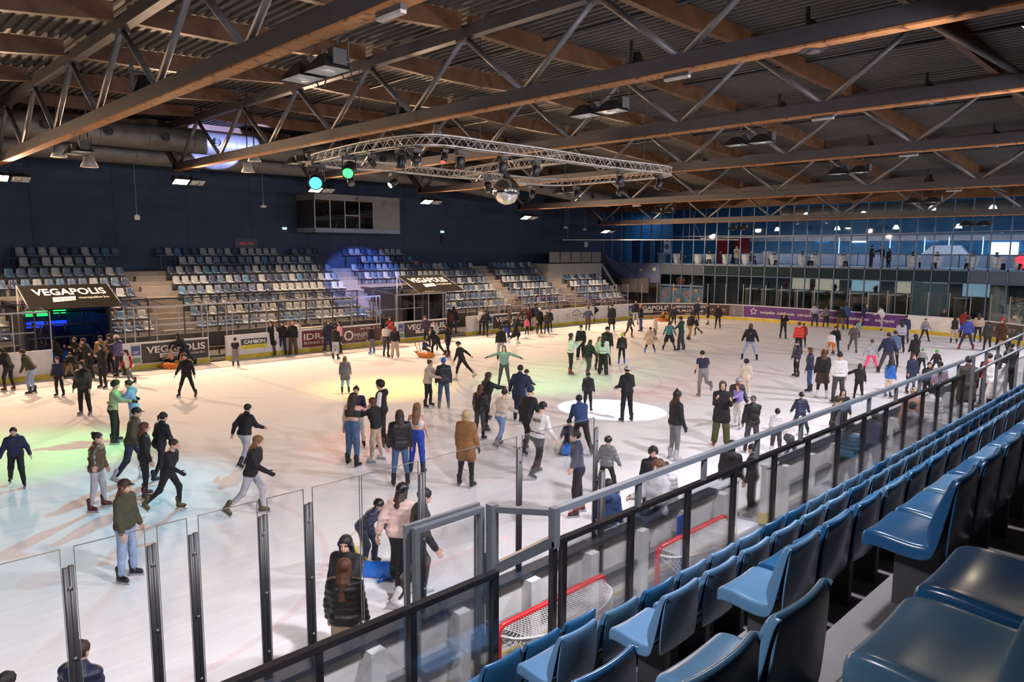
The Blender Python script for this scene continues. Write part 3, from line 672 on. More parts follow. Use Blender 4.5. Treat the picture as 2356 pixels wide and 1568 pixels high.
for k, (a, b) in enumerate(zip(my[:-1], my[1:])):
    if 4.5 < a < 60: mb = MB(); mb.bx(XW, XW+.012, b+.035, a-.035, .1, 3.2); mb.obj('glass_pane', glass('lower_glass', (.84, .90, .91), .04), gw)
    mb = MB(); mb.bx(XW, XW+.02, b+.035, a-.035, 3.3, 4.06); mb.obj('spandrel_panel', mat('spandrel_pale', (.075, .095, .125), .65, var=.06, spec=.15) if k < 4 or k > 21 else mat('spandrel_teal', (.014, .030, .040), .65, var=.08, spec=.12), gw)
for a, b in ((19, 21), ):
    pass
for k in (19, 20): mb = MB(); a, b = my[k], my[k+1]; mb.bx(XW-.02, XW, b+.035, a-.035, .05, 3.2); mb.obj('infill_panel', mat('panel_teal', (.035, .075, .092), .6, var=.08, spec=.15), gw)
# blue wall left of the glazing below the gallery, with exit sign
mb = MB(); mb.bx(56.9, 57.2, 38.6, 45.5, 2.4, 4.1); struct('wall_corner', mb, M_LIL)
mb = MB(); mb.bx(56.9, 57.2, 38.6, 45.5, -.05, 2.4); struct('wall_corner_opening', mb, mat('opening_dark', (.012, .012, .014), .7))  # flat dark panel painting the unlit opening below the blue wall
gp = empty('corner_guard', (55.4, 38.7, 1.45), 'dark mesh guard rail below the blue corner wall', 'guard rail')
for k in range(4): mb = MB(); mb.bx(-.02, .02, .05+k*1.15, 1.15+k*1.15, .05, 1.35); mb.obj('guard_panel', mat('guard_dark', (.05, .052, .058), .6, var=.2, scale=50), gp)
for k in range(5): mb = MB(); mb.bx(-.03, .03, k*1.15, .05+k*1.15, -1.45, 1.42); mb.obj('guard_post', M_BLK, gp)
mb = MB(); mb.bx(56.86, 56.9, 39.0, 39.5, 3.45, 3.85); es = tag(mb.obj('exit_sign', mat('sign_green', (.02, .16, .07), .5)), 'green and white running figure exit sign on the blue corner wall', 'sign')
mb = MB(); mb.bx(56.85, 56.86, 39.05, 39.22, 3.5, 3.8); mb.bx(56.85, 56.86, 39.28, 39.36, 3.66, 3.78); mb.bx(56.85, 56.86, 39.26, 39.44, 3.56, 3.64); mb.obj('figure_mark', M_CAP, es)
mb = MB(); mb.bx(56.84, 56.9, 40.6, 40.85, 3.45, 3.65); tag(mb.obj('wall_socket', mat('socket_peach', (.55, .38, .3), .5)), 'small peach wall socket left of the exit sign', 'socket')
# lobby shells
M_LOB = MATS['lobby_blue']
mb = MB(); mb.bx(57.2, 74, -2, 45.5, 3.95, 4.15); struct('floor_gallery', mb, mat('gallery_floor', (.30, .36, .45), .35, var=.08))
mb = MB(); mb.bx(67.5, 67.7, -2, 45.5, 4.15, 9.6); struct('wall_gallery', mb, M_LOB)
mb = MB(); mb.bx(57.2, 74, -2, 45.5, 9.7, 9.8); struct('ceiling_gallery', mb, mat('gallery_ceiling', (.16, .19, .24), .6))
mb = MB(); mb.bx(67.3, 67.5, -2, 38, 6.3, 6.75); struct('trim_1', mb, mat('white_band', (.45, .50, .60), .5))
mb = MB(); mb.bx(67.0, 67.3, 35.3, 38.8, 4.15, 6.6); struct('wall_red', mb, mat('red_wall', (.35, .008, .012), .5, var=.08))
mb = MB(); mb.bx(66.95, 67.0, 36.7, 37.5, 4.15, 6.5); struct('door_1', mb, mat('door_dark', (.012, .02, .04), .5))
for k, y in enumerate((44.0, 42.6, 41.2)):
    mb = MB(); mb.bx(60.5, 60.6, y-.5, y+.5, 4.15, 6.4); mb.bx(60.48, 60.5, y+.3, y+.36, 5.1, 5.4); struct('door_%d' % (k+2), mb, mat('door_blue', (.012, .03, .07), .4))
mb = MB(); mb.bx(60.6, 60.7, 39.9, 45.5, 4.15, 9.5); struct('wall_lobby_left', mb, M_LOB)
mb = MB(); mb.bx(60.45, 60.6, 39.95, 40.65, 5.0, 6.4); po = tag(mb.obj('poster', mat('poster_white', (.62, .66, .75), .4)), 'white poster with dark round emblem on the blue gallery wall', 'poster')
mb = MB(); mb.lathe((60.44, 40.3, 5.75), [(.12, 0), (.24, 0)], 20, 'x'); mb.lathe((60.44, 40.3, 5.75), [(.0, -.002), (.07, -.002)], 20, 'x'); mb.bx(60.435, 60.44, 40.1, 40.5, 5.12, 5.18); mb.bx(60.435, 60.44, 40.1, 40.5, 6.22, 6.3); mb.obj('emblem', mat('ink_dark', (.02, .03, .06), .5), po)
# gallery balustrade of pale glass
M_BAL = glass('pale_glass', (.55, .66, .80), .12, .15)
gb = empty('glass_balustrade', (64.5, 0, 4.15), 'pale glass balustrade along the gallery edge behind the armchairs', 'balustrade')
for k in range(17): mb = MB(); mb.bx(0, .02, 3+k*1.9, 4.82+k*1.9, .08, 1.0); mb.obj('glass_panel', mat('bal_panel', (.15, .20, .30), .4, var=.06), gb)
mb = MB(); mb.bx(-.03, .05, 3, 35.3, 1.0, 1.05); mb.obj('rail', M_BLK, gb)
for k in range(18): mb = MB(); mb.bx(-.02, .04, 2.93+k*1.9, 2.99+k*1.9, 0, 1.05); mb.obj('baluster', M_BLK, gb)
duct([(62, 29.5, 8.55), (62, 1, 8.65)], .55, 'long grey round duct inside the glazed gallery', noz=False)
# gallery pendant lamps
M_LAMP = mat('lamp_white', (1, 1, 1), .4, emit=9., ecol=(.85, .92, 1))
def pendant(x, y, z, lab, r=.30):
    t = empty('pendant_lamp', (x, y, z), lab, 'lamp', 'gallery pendant lamps')
    mb = MB(); mb.lathe((0, 0, 0), [(.06, .34), (.14, .30), (r*.75, .16), (r, 0)], 16); mb.obj('lamp_shade', mat('shade_white', (.6, .65, .75), .4, emit=1.5, ecol=(.8, .9, 1)), t, True)
    mb = MB(); mb.lathe((0, 0, .02), [(0, .0), (r*.9, .0)], 16); mb.obj('diffuser', M_LAMP, t)
    mb = MB(); mb.tube([(0, 0, .33), (0, 0, 9.71-z)], .015, 6); mb.obj('rod', M_BLK, t)
pls = [(31.3, 8.35), (26.3, 8.55), (21.8, 8.5), (17.0, 8.75), (13.2, 8.65), (8.9, 8.7)]
for k, (y, z) in enumerate(pls): pendant(59.5, y, z-.35, 'white dome lamp high behind the glazing, %s from the left' % ORD[k+1])
for k, y in enumerate((31, 25.6, 20.9, 16.4, 11.3)): pendant(64.2, y, 7.2, 'white dome lamp of the rear lower row in the gallery, %s from the left' % ORD[k+1], .26)
for k, y in enumerate((30, 23, 16, 9)): area('gallery_light', (62.5, y, 7.5), (.62, .80, 1), 130, 2.5, 5)
area('gallery_light', (63, 40.5, 8.5), (.5, .72, 1), 30, 2, 3); area('gallery_light', (59.2, 42.5, 8.8), (.45, .68, 1), 45, 1.5, 3)
# bright screens and windows at the back of the gallery
M_SCR = mat('screen_white', (.8, .9, 1), .5, emit=2.2, ecol=(.55, .78, 1))
for k, (y, z, w, h) in enumerate(((28.2, 6.45, 1.3, .3), (24.9, 6.35, 1.3, .35), (14.0, 5.6, 1.9, 1.1), (10.2, 5.6, 2.4, 1.4), (30.6, 6.45, .3, .25), (19.2, 6.4, 1.2, .2))):
    mb = MB(); mb.bx(67.36, 67.5, y-w/2, y+w/2, z-h/2, z+h/2); mb.bx(67.34, 67.36, y-w/2-.03, y-w/2, z-h/2, z+h/2); tag(mb.obj('lit_window', M_SCR), 'bright lit opening in the gallery back wall, %s from the left' % ORD[[3, 4, 5+1, 6+1, 1+1, 5][k]], 'lit window', 'lit openings in the gallery wall')
for k, y in enumerate((26.6, 22.3, 19.6, 17.8, 15.4, 12.6)):
    mb = MB(); mb.bx(67.3, 67.36, y-.03, y+.03, 4.3, 6.6); mb.bx(67.28, 67.3, y-.02, y+.02, 4.3, 6.6); tag(mb.obj('light_strip', mat('strip_white', (.7, .9, 1), .5, emit=1.2, ecol=(.5, .8, 1))), 'tall glowing light strip on the gallery wall, %s from the left' % ORD[k+1], 'light strip', 'gallery light strips')
mb = MB()
mb.add([(65.9, 20.6, 4.16), (65.9, 15.2, 4.16), (65.9, 16.6, 5.9), (65.9, 18.6, 5.9), (66.4, 20.6, 4.16), (66.4, 15.2, 4.16), (66.4, 16.6, 5.9), (66.4, 18.6, 5.9)], [(0, 1, 2, 3), (7, 6, 5, 4), (0, 4, 5, 1), (1, 5, 6, 2), (2, 6, 7, 3), (3, 7, 4, 0)])
tag(mb.obj('play_ramp', mat('ramp_white', (.55, .62, .75), .5)), 'white sloping ramp structure at the back of the gallery', 'ramp')
mb = MB(); mb.bx(59.3, 59.9, 40.0, 40.5, 4.15, 5.0); mb.bx(59.25, 59.95, 39.95, 40.55, 5.0, 5.15); tag(mb.obj('ticket_stand', mat('stand_grey', (.32, .35, .4), .5)), 'grey pedestal below the white poster', 'pedestal')
mb = MB(); mb.bx(60.2, 60.8, 29.5, 30.2, 4.15, 5.1); mb.bx(60.15, 60.85, 29.45, 30.25, 5.1, 5.35); tag(mb.obj('ticket_stand', MATS['stand_grey']), 'grey pedestal beside the standing visitor in the gallery', 'pedestal')
# red illuminated letters at the right edge
mb = textmesh('AP', 1.5, lambda u, v: (57.6, 9.75+u, 4.35+v), bold=.01, height=.8); tag(mb.obj('neon_letters', mat('neon_red', (.6, .01, .02), .5, emit=3, ecol=(1, .02, .04))), 'red illuminated letters at the right edge of the gallery', 'sign')
# armchairs: tub shell
M_TUB = mat('tub_white', (.55, .58, .62), .4, var=.05)
def tub():
    mb = MB(); vs = []; n = 20; prof = [(.0, .34), (.26, .34), (.30, .38)]
    mb.lathe((0, 0, 0), [(0, .0), (.24, 0), (.30, .18), (.34, .36), (0, .36)], n)
    vs = []
    for r, z, t in ((.34, .36, 0), (.42, .78, 0), (.38, .80, 0), (.30, .40, 0)):
        for k in range(15): a = PI*.05+k*PI*1.5/14+PI*.20; vs.append((r*math.cos(a), r*math.sin(a), z-(.16*max(0, math.cos(a-PI*1.0-.0)) if False else 0)))
    mb.add(vs, [(r*15+k, r*15+k+1, (r+1)*15+k+1, (r+1)*15+k) for r in range(3) for k in range(14)]); return mb.mesh('tub_shell', M_TUB, True)
TUB = tub()
def armchair(y, x, rz, lab): o = link('tub_armchair', TUB); o.location = (x, y, 4.16); o.rotation_euler = (0, 0, rz); o.scale = (1.12, 1.12, 1.15); return tag(o, lab, 'armchair', 'white tub armchairs in the gallery')
TUBY = [(37.6, .6), (35.4, 2), (34.2, 1), (32.6, 2.4), (30.7, .5), (28.2, 2.2), (25.8, .9), (24.8, 2.4), (22.6, 1.5), (17.6, .7), (16.1, 2.2), (13.9, 2.4), (12.4, 1.0), (11.1, 2.0), (10.0, 1.0)]
for k, (y, rz) in enumerate(TUBY): armchair(y, 58.2, rz-.6, 'white tub armchair behind the gallery glass, %s from the left' % ORD[k+1])
# lower hall: turnstiles, counter, plants
mb = MB(); mb.bx(66, 66.2, -2, 38.6, 0, 3.9); struct('wall_hall', mb, mat('hall_wall', (.10, .12, .15), .6))
M_HLIT = mat('hall_lit', (.7, .62, .5), .5, emit=.3, ecol=(1, .82, .6)); M_HLB = mat('hall_lit_blue', (.5, .7, .8), .5, emit=.3, ecol=(.5, .8, 1))
for k, (y, w, z, h, m) in enumerate(((29.3, 1.6, 2.35, 1.1, M_HLIT), (26.9, 2.1, 2.4, 1.1, M_HLIT), (23.6, 2.3, 2.45, 1.0, M_HLB), (20.6, 1.2, 2.45, 1.0, M_HLIT), (18.2, 1.8, 2.4, 1.0, M_HLB), (15.2, 2.0, 2.3, 1.2, M_HLB))):
    mb = MB(); mb.bx(65.9, 66, y-w/2, y+w/2, z-h/2, z+h/2); mb.bx(65.88, 65.9, y-.04, y+.04, z-h/2, z+h/2); tag(mb.obj('lit_window', m), 'lit opening at the back of the lower hall, %s from the left' % ORD[k+1], 'lit window', 'lit openings of the lower hall')
for k in range(12):
    y = 30.6-k*1.45; t = empty('turnstile', (58.4, y, 0), 'dark glass and steel access gate behind the end boards, %s from the left' % ORD[k+1], 'turnstile', 'access gates of the lower hall')
    mb = MB(); mb.bx(0, .9, -.12, .12, .02, 2.1); mb.obj('cabinet', mat('cabinet_dark', (.05, .053, .055), .3, var=.15), t)
    mb = MB(); mb.bx(-.05, .95, -.55, .25, 2.1, 2.18); mb.obj('head', mat('gate_grey', (.45, .47, .46), .4), t)
    mb = MB(); mb.bx(.1, .13, .14, .95, .3, 2.0); mb.obj('gate_leaf', glass('gate_glass', (.6, .68, .66), .1), t)
    mb = MB(); mb.bx(-.02, .04, .1, .16, .02, 2.1); mb.obj('post', M_POST, t)
for k, (y, c) in enumerate(((29.8, (.02, .03, .02)), (28.2, (.20, .01, .025)), (25.9, (.18, .015, .03)), (24.1, (.02, .03, .03)), (20.9, (.22, .01, .015)), (17.7, (.2, .012, .015)), (10.5, (.2, .01, .02)))):
    t = empty('potted_plant', (60.6, y, 2.18 if k < 6 else 1.9), 'festive %s plant on the hall counter, %s from the left' % ('red' if c[0] > .1 else 'dark', ORD[k+1]), 'plant', 'plants on the hall counter')
    mb = MB(); mb.lathe((0, 0, 0), [(0, 0), (.12, 0), (.17, .22), (0, .22)], 12); mb.obj('pot', M_BLK, t)
    mb = MB(); rr = random.Random(k)
    for q in range(46):
        a = rr.uniform(0, 2*PI); e = rr.uniform(.1, 1.4); L = rr.uniform(.25, .5); d = Vector((math.cos(a)*math.cos(e), math.sin(a)*math.cos(e), math.sin(e))); w = d.cross(Vector((0, 0, 1))).normalized()*.06; p0 = Vector((0, 0, .2))
        mb.add([p0, p0+d*L*.5+w, p0+d*L, p0+d*L*.5-w], [(0, 1, 2, 3)])
    mb.obj('foliage', mat('leaf_%d' % k, c, .5), t)
mb = MB(); mb.bx(60.2, 61.1, 12.5, 31.5, 2.08, 2.16); mb.bx(60.4, 60.9, 12.6, 31.4, 0, 2.08); tag(mb.obj('hall_counter', mat('counter_dark', (.03, .032, .035), .4)), 'long dark counter carrying plants in the lower hall', 'counter')
mb = MB(); mb.lathe((58.6, 12.2, 0), [(.55, .0), (.55, 3.2)], 24); mb.lathe((58.6, 12.2, 0), [(.56, .0), (.58, .1), (.56, .2)], 24); tag(mb.obj('round_column', mat('column_grey', (.26, .26, .25), .5), None, True), 'pale round column at the right of the lower hall', 'column')
mb = MB(); mb.bx(57.9, 59.5, 8.6, 11.7, 0, 1.75); mb.bx(57.85, 59.55, 8.5, 11.8, 1.75, 1.9); tag(mb.obj('reception_counter', mat('recept_pale', (.24, .28, .27), .4)), 'pale counter block right of the round column', 'counter')
mb = MB(); mb.lathe((59.5, 38.0, 2.55), [(0, -.3), (.35, -.28), (.42, 0), (.35, .28), (0, .3)], 20, 'x'); mb.tube([(59.5, 38.0, 2.2), (59.5, 38.0, -.05)], .05, 8); tag(mb.obj('orange_ball', mat('orange_shell', (.45, .13, .03), .5), None, True), 'orange round ornament behind the first lower panes', 'ornament')
area('hall_light', (61.5, 24, 3.85), (.8, .9, 1), 170, 4, 16); area('hall_light', (61.5, 10, 3.85), (.8, .9, 1), 9, 3, 5); area('hall_light', (59.5, 36, 3.85), (.6, .8, 1), 9, 2, 4)
# decorated glass doors
dr = empty('door_9', (XW-.06, 0, 0), kind='structure')
for k, y in enumerate((37.5, 36.35, 35.2, 34.1)):
    mb = MB(); mb.bx(-.02, .02, y-.05, y+.05, 0, 2.15); mb.obj('door_stile', M_MUL, dr)
    mb = MB(); mb.bx(-.012, .0, y+.06, y+1.06, .1, 2.05); dp = mb.obj('door_leaf', mat('door_glass_blue', (.02, .06, .11), .5, var=.3, scale=2, col2=(.04, .10, .18)), dr)
    mb = MB()
    for q, (cy, cz, r) in enumerate(((.55, 1.45, .32), (.45, .85, .26), (.7, .45, .2))):
        pts_ = [(-.02, y+cy+r*(1-t/26)*math.cos(t*.42+k), cz+r*(1-t/26)*math.sin(t*.42+k)) for t in range(20)]; mb.tube(pts_, .022, 5)
    mb.obj('frost_scroll', mat('frost_white', (.22, .27, .31), .5), dp)
    mb = MB()
    for q in range(4):
        a = q*1.7+k; c = Vector((-.025, y+.35+.3*math.cos(a), 1.2+.7*math.sin(a*1.3)))
        for t in range(5):
            b0 = 2*PI*t/5; mb.add([c, c+Vector((0, .09*math.cos(b0-.5), .09*math.sin(b0-.5))), c+Vector((0, .2*math.cos(b0), .2*math.sin(b0))), c+Vector((0, .09*math.cos(b0+.5), .09*math.sin(b0+.5)))], [(0, 1, 2, 3)])
    mb.obj('painted_flower', mat('paint_red' if k % 2 == 0 else 'paint_gold', (.25, .02, .03) if k % 2 == 0 else (.4, .2, .03), .5), dp)
mb = MB(); mb.bx(-.06, .06, 34.0, 38.6, 2.15, 2.3); mb.obj('door_head', M_MUL, dr)
# hanging track bar in front of the corner
tb = empty('track_bar', (51.5, 38.5, 6.25), 'long thin white track bar hanging across the far corner', 'track')
mb = MB(); mb.tube([(-3.2, 4.5, 0), (3.9, -8.5, .03)], .035, 6); mb.obj('bar', M_CAP, tb)
mb = MB(); mb.tube([(-3, 4.1, 0), (-3, 4.1, 4.2)], .012, 6); mb.obj('suspension_wire', M_POST, tb); mb = MB(); mb.tube([(2, -5, 0), (2, -5, 3.9)], .012, 6); mb.obj('suspension_wire', M_POST, tb)
mb = MB(); mb.tube([(53.0, 7.2, 6.75), (54.5, 33, 6.4)], .015, 6); mb.tube([(54.5, 33, 6.4), (54.6, 34, 8.5)], .01, 6); tag(mb.obj('cable_line', M_POST), 'thin cable line stretched in front of the glazed wall', 'cable')
# ================================================================ NEAR STAND
M_TERR = mat('near_terrace', (.075, .072, .076), .65, var=.14, scale=1.4, bump=.08, bscale=12)
ns = empty('stand_terrace', (0, 0, 0), 'stepped grey concrete terrace of the near stand in the foreground', 'terrace')
def NY(j): return 1.35+.75*j
def NZ(j): return 3.47-.53*j
mb = MB(); mb.bx(-6, 60, -9, NY(-1)+.02, -.05, NZ(-1)); mb.obj('concourse', M_TERR, ns)
for j in range(0, 5):
    mb = MB(); mb.bx(-6, 60, NY(j-1)+.02, NY(j)+(.02 if j < 4 else .13), -.05, NZ(j)); mb.obj('step', M_TERR, ns)
for j in range(-1, 4):
    mb = MB(); mb.bx(2.68, 3.62, NY(j)+.02, NY(j)+.40, NZ(j+1), NZ(j)-.265); s_ = mb.obj('aisle_step', mat('aisle_step', (.07, .068, .072), .6, var=.1), ns)
    mb = MB(); mb.bx(2.68, 3.62, NY(j)+.395, NY(j)+.402, NZ(j)-.29, NZ(j)-.262); mb.obj('nosing', M_BLK, s_)
_v = textmesh('E', .16, lambda u, v: (3.0-v, 1.0+u, NZ(0)-.0), bold=.02, height=.26)
def onz_(px, py, z):
    d = np.array(_r)*((px-1178)/FPX)-np.array(_u)*((py-784)/FPX)+np.array(_f); t = (z-CAMZ)/d[2]; return d*t
e0 = (3.28, 1.02)
tag(textmesh('E', .22, lambda u, v: (3.30-v*.9, .42+u, NZ(-1)+.003), bold=.03, height=.2).obj('row_letter', M_BLK, ns))
# ---------------------------------------------------------------- seats in the foreground
def hires_seat(name, m):
    me = seat_mesh(name, m); o = link('tmp', me); s1_ = o.modifiers.new('s', 'SOLIDIFY'); s1_.thickness = .010; s1_.offset = -1
    s2_ = o.modifiers.new('b', 'SUBSURF'); s2_.levels = 2; s2_.render_levels = 2
    dg = bpy.context.evaluated_depsgraph_get(); r = bpy.data.meshes.new_from_object(o.evaluated_get(dg)); r.name = name
    r.polygons.foreach_set('use_smooth', [True]*len(r.polygons)); bpy.data.objects.remove(o, do_unlink=True); return r
NS = {'steel': mat('seat_steel', (.062, .135, .23), .3, var=.05, scale=3, coat=.1, spec=.35), 'slate': mat('seat_slate', (.050, .118, .195), .25, var=.05, scale=3, coat=.1, spec=.3), 'navy': mat('seat_navy', (.010, .056, .130), .22, var=.06, scale=3, coat=.1, spec=.3), 'ocean': mat('seat_ocean', (.014, .072, .160), .24, var=.05, scale=3, coat=.12, spec=.4)}
HI = {k: hires_seat('seat_shell', m) for k, m in NS.items()}
mb = MB(); mb.bx(-.03, .03, -.12, .10, .0, .36); mb.bx(-.13, .13, -.10, .12, .36, .405); mb.bx(-.09, .09, -.16, -.12, .38, .6); BRK = mb.mesh('bracket', M_BRK)
NSN = {'steel': 'steel blue', 'slate': 'slate blue', 'navy': 'dark navy', 'ocean': 'ocean blue'}
rs2 = random.Random(11); CN = {-1: 'row nearest the camera', 0: 'back row of four', 1: 'third row from the barrier', 2: 'second row from the barrier', 3: 'front row beside the barrier', 4: 'short sunken row'}
def near_seat(j, x, sh, lab):
    t = empty('stadium_seat', (x, NY(j)-.2, NZ(j)+.0), lab, 'seat', 'plastic seats of the near stand')
    link('shell', HI[sh], t); b = link('bracket', BRK, t); return t
def projx(x, y, z):
    v = np.array([x, y, z-CAMZ]); c = v@np.array(_f); return 1178+FPX*(v@np.array(_r))/c
START = {0: 4.21, 1: 4.04, 2: 3.96, 3: 3.82}
FIX = {(0, 0): 'navy', (0, 1): 'ocean', (0, 2): 'slate', (0, 3): 'navy', (1, 0): 'slate', (1, 1): 'navy', (1, 2): 'ocean', (1, 3): 'slate', (1, 4): 'ocean', (2, 0): 'steel', (3, 0): 'steel'}
for j in range(4):
    k = 0
    while True:
        x = START[j]+.51*k
        if projx(x-.3, NY(j)-.2, NZ(j)+.4) > 2480 or x > 24: break
        sh = FIX.get((j, k)) or rs2.choices(['steel', 'slate', 'ocean', 'navy'], [.45, .22, .25, .08] if j > 1 else [.25, .25, .3, .2])[0]
        near_seat(j, x, sh, '%s plastic seat, %s right of the aisle, %s' % (NSN[sh], ordw(k+1), CN[j])); k += 1
for j, x, sh, n in ((-1, 1.95, 'slate', 'second'), (-1, 2.46, 'navy', 'first'), (0, 1.76, 'slate', 'second'), (0, 2.27, 'slate', 'first'), (1, 2.2, 'ocean', 'first'), (2, 2.2, 'steel', 'first'), (4, 3.78, 'ocean', 'first'), (4, 4.25, 'ocean', 'second'), (4, 4.74, 'ocean', 'third')):
    near_seat(j, x, sh, '%s plastic seat, %s %s the aisle, %s' % (NSN[sh], n, 'left of' if j < 4 else 'right of', CN[j]))
# ================================================================ SPECTATOR BARRIER
M_BBL = mat('black_rail', (.010, .010, .012), .22, var=.1, coat=.4)
M_GRY = mat('grey_powder', (.115, .125, .14), .38, var=.06, metal=.2)
M_GLB = glass('barrier_glass', (.93, .95, .965), .06)
BY = 4.5
bar = empty('spectator_barrier', (0, BY, 0), 'black-railed glass barrier in front of the near seats', 'barrier')
segs = [(-2.2, 4.2, 2.56), (4.98, 19.0, 2.62)]
pxs = [[-2.2, -.9, .3, 1.6, 2.45, 3.29, 4.2], [4.98, 5.12, 6.23, 7.36, 8.45, 9.59, 10.68, 11.82, 12.93, 13.99, 15.04, 16.08, 17.08, 18.19, 19.0]]
for (a, b, z), ps in zip(segs, pxs):
    mb = MB(); mb.bx(a-.03, b+.03, -.035, .035, z-.05, z); mb.obj('top_rail', M_BBL, bar)
    mb = MB(); mb.bx(a, b, -.02, .02, 1.36, 1.42); mb.obj('bottom_rail', M_BBL, bar)
    for x in ps: mb = MB(); mb.bx(x-.032, x+.032, -.03, .03, 1.36, z-.05); mb.obj('barrier_post', M_BBL, bar)
    for p, q in zip(ps[:-1], ps[1:]):
        if q-p > .3: mb = MB(); mb.bx(p+.03, q-.03, -.006, .006, 1.42, z-.05); mb.obj('glass_panel', M_GLB, bar)
hr = empty('handrail', (4.98, BY, 2.62), 'grey handrail standing on the black barrier rail', 'handrail')
mb = MB(); mb.bx(0, 13.9, -.035, .035, .27, .33); mb.obj('rail', mat('alu_rail', (.26, .28, .31), .3, metal=.5, var=.04), hr)
for k in range(11): mb = MB(); x = 1.35*k+.02; mb.bx(x-.03, x+.03, -.025, .025, 0, .27); mb.obj('rail_post', M_GRY, hr)
for k in range(10): mb = MB(); x = 1.35*k+.06; mb.bx(x, x+1.27, -.004, .004, .02, .26); mb.obj('rail_glass', M_GLASS, hr) if k > 4 else None
# grey gate and corner screen
gt = empty('gate', (3.72, 5.04, 0), 'open grey framed gate with clear glass beside the barrier', 'gate')
def frame(root, x0, x1, y0, y1, z0, z1, w, m, nm='frame'):
    mb = MB(); mb.bx(x0, x0+w, y0, y1, z0, z1); mb.bx(x1-w, x1, y0, y1, z0, z1); mb.bx(x0+w, x1-w, y0, y1, z1-w, z1); mb.bx(x0+w, x1-w, y0, y1, z0, z0+w); return mb.obj(nm, m, root)
frame(gt, 0, .83, -.03, .03, .1, 2.93, .05, M_GRY, 'gate_frame')
frame(gt, -.05, .84, .05, .09, .1, 2.95, .045, M_GRY, 'outer_frame')
mb = MB(); mb.bx(.08, .75, -.006, .006, .2, 2.85); mb.obj('glass_panel', M_GLASS, gt)
for z in (.6, 2.3): mb = MB(); mb.bx(.83, .89, -.03, .03, z-.13, z+.13); mb.obj('hinge', M_GRY, gt)
sc = empty('corner_screen', (4.62, 4.98, 0), 'grey framed corner screen joining gate and barrier', 'screen')
mb = MB(); mb.bx(-.045, .045, -.045, .045, 0, 2.95); mb.obj('corner_post', M_GRY, sc)
A0, B0 = Vector((.03, -.03, 0)), Vector((.37, -.48, 0))
mb = MB(); mb.beam(A0+Vector((0, 0, 2.90)), B0+Vector((0, 0, 2.90)), .06, .06); mb.obj('top_bar', M_GRY, sc)
mb = MB(); mb.beam(A0+Vector((0, 0, 2.30)), B0+Vector((0, 0, 2.62)), .07, .10); mb.obj('lower_bar', M_GRY, sc)
mb = MB(); mb.beam(B0+Vector((0, 0, 2.55)), B0+Vector((0, 0, 2.95)), .08, .08, (1, 0, 0)); mb.obj('end_bar', M_GRY, sc)
mb = MB(); mb.quad(A0+Vector((0, 0, 2.3)), B0+Vector((0, 0, 2.62)), B0+Vector((0, 0, 2.9)), A0+Vector((0, 0, 2.9))); mb.obj('glass_panel', M_GLASS, sc)
mb = MB(); mb.quad(A0+Vector((0, 0, .1)), B0+Vector((0, 0, .1)), B0+Vector((0, 0, 2.6)), A0+Vector((0, 0, 2.25))); mb.obj('lower_glass', M_GLB, sc)
# far end of the near barrier: second flight rail
h2 = empty('stair_rail', (19.6, 4.5, 2.1), 'grey stair handrail at the far right beyond the barrier', 'handrail')
for z in (.45, .85): mb = MB(); mb.tube([(0, 0, z), (9, -.2, z+.35)], .035, 8); mb.obj('rail', M_GRY, h2, True)
for k in range(8): mb = MB(); mb.bx(k*1.15-.03, k*1.15+.03, -.06, .0, -.75, .88+k*.045); mb.obj('rail_post', M_GRY, h2)
# ================================================================ HOCKEY GOALS BEHIND THE BARRIER
M_RED = mat('goal_red', (.55, .012, .018), .35, var=.12, coat=.3); M_CORD = mat('net_cord', (.55, .53, .50), .8); M_CORDD = mat('net_black', (.03, .03, .03), .8); M_LACE = mat('white_lace', (.62, .60, .58), .7)
def goal(x0, y0, lab):
    g = empty('hockey_goal', (x0, y0, .02), lab, 'goal', 'hockey goals in the near walkway')
    w = 1.88; h = 1.2; dt = .45; db = .78
    P = [(0, 0, 0), (0, 0, h-.08), (.03, 0, h-.02), (.08, 0, h), (w-.08, 0, h), (w-.03, 0, h-.02), (w, 0, h-.08), (w, 0, 0)]
    mb = MB(); mb.tube(P, .035, 10); mb.obj('goal_frame', M_RED, g, True)
    def top(u): return Vector((u*w, -dt*math.sin(PI*min(1, max(0, u)))**.45 if 0 < u < 1 else 0, h-.10))
    def bot(u): return Vector((u*w, -db*math.sin(PI*u)**.35 if 0 < u < 1 else 0, .03))
    n = 30; tp = [top(k/n) for k in range(n+1)]; bp = [bot(k/n) for k in range(n+1)]; fr = [Vector((k/n*w, 0, h)) for k in range(n+1)]
    mb = MB(); mb.tube(tp, .018, 6); mb.obj('lacing', M_LACE, g, True)
    mb = MB(); mb.tube(bp, .03, 8); mb.tube([(w/2, 0, .03), (w/2, -db, .03)], .025, 6); mb.obj('base_tube', M_LACE, g, True)
    mb = MB(); mb.tube([(.1, -.3, .62), (w-.1, -.3, .62)], .012, 6); mb.obj('inner_bar', M_BLK, g)
    mb = MB(); r = .0055
    m = 8
    def shelf(u, v): a = u*n; k = min(n-1, int(a)); t = a-k; return fr[k].lerp(fr[k+1], t).lerp(tp[k].lerp(tp[k+1], t), v)
    def backs(u, v): a = u*n; k = min(n-1, int(a)); t = a-k; return tp[k].lerp(tp[k+1], t).lerp(bp[k].lerp(bp[k+1], t), v)
    for fn, nv, nu in ((shelf, 9, 44), (backs, 22, 44)):
        for q in range(nu):
            for dirn in (1, -1):
                u = q/nu; pts_ = []
                for t in range(nv+1):
                    uu = u+dirn*t*.5/nu*1.2
                    if 0 <= uu <= 1: pts_.append(fn(uu, t/nv))
                if len(pts_) > 1: mb.tube(pts_, r, 3, cap=False)
    mb.obj('net', M_CORD, g); g.children[-1]['kind'] = 'stuff' if False else 'part'
    del g.children[-1]['kind']
    return g
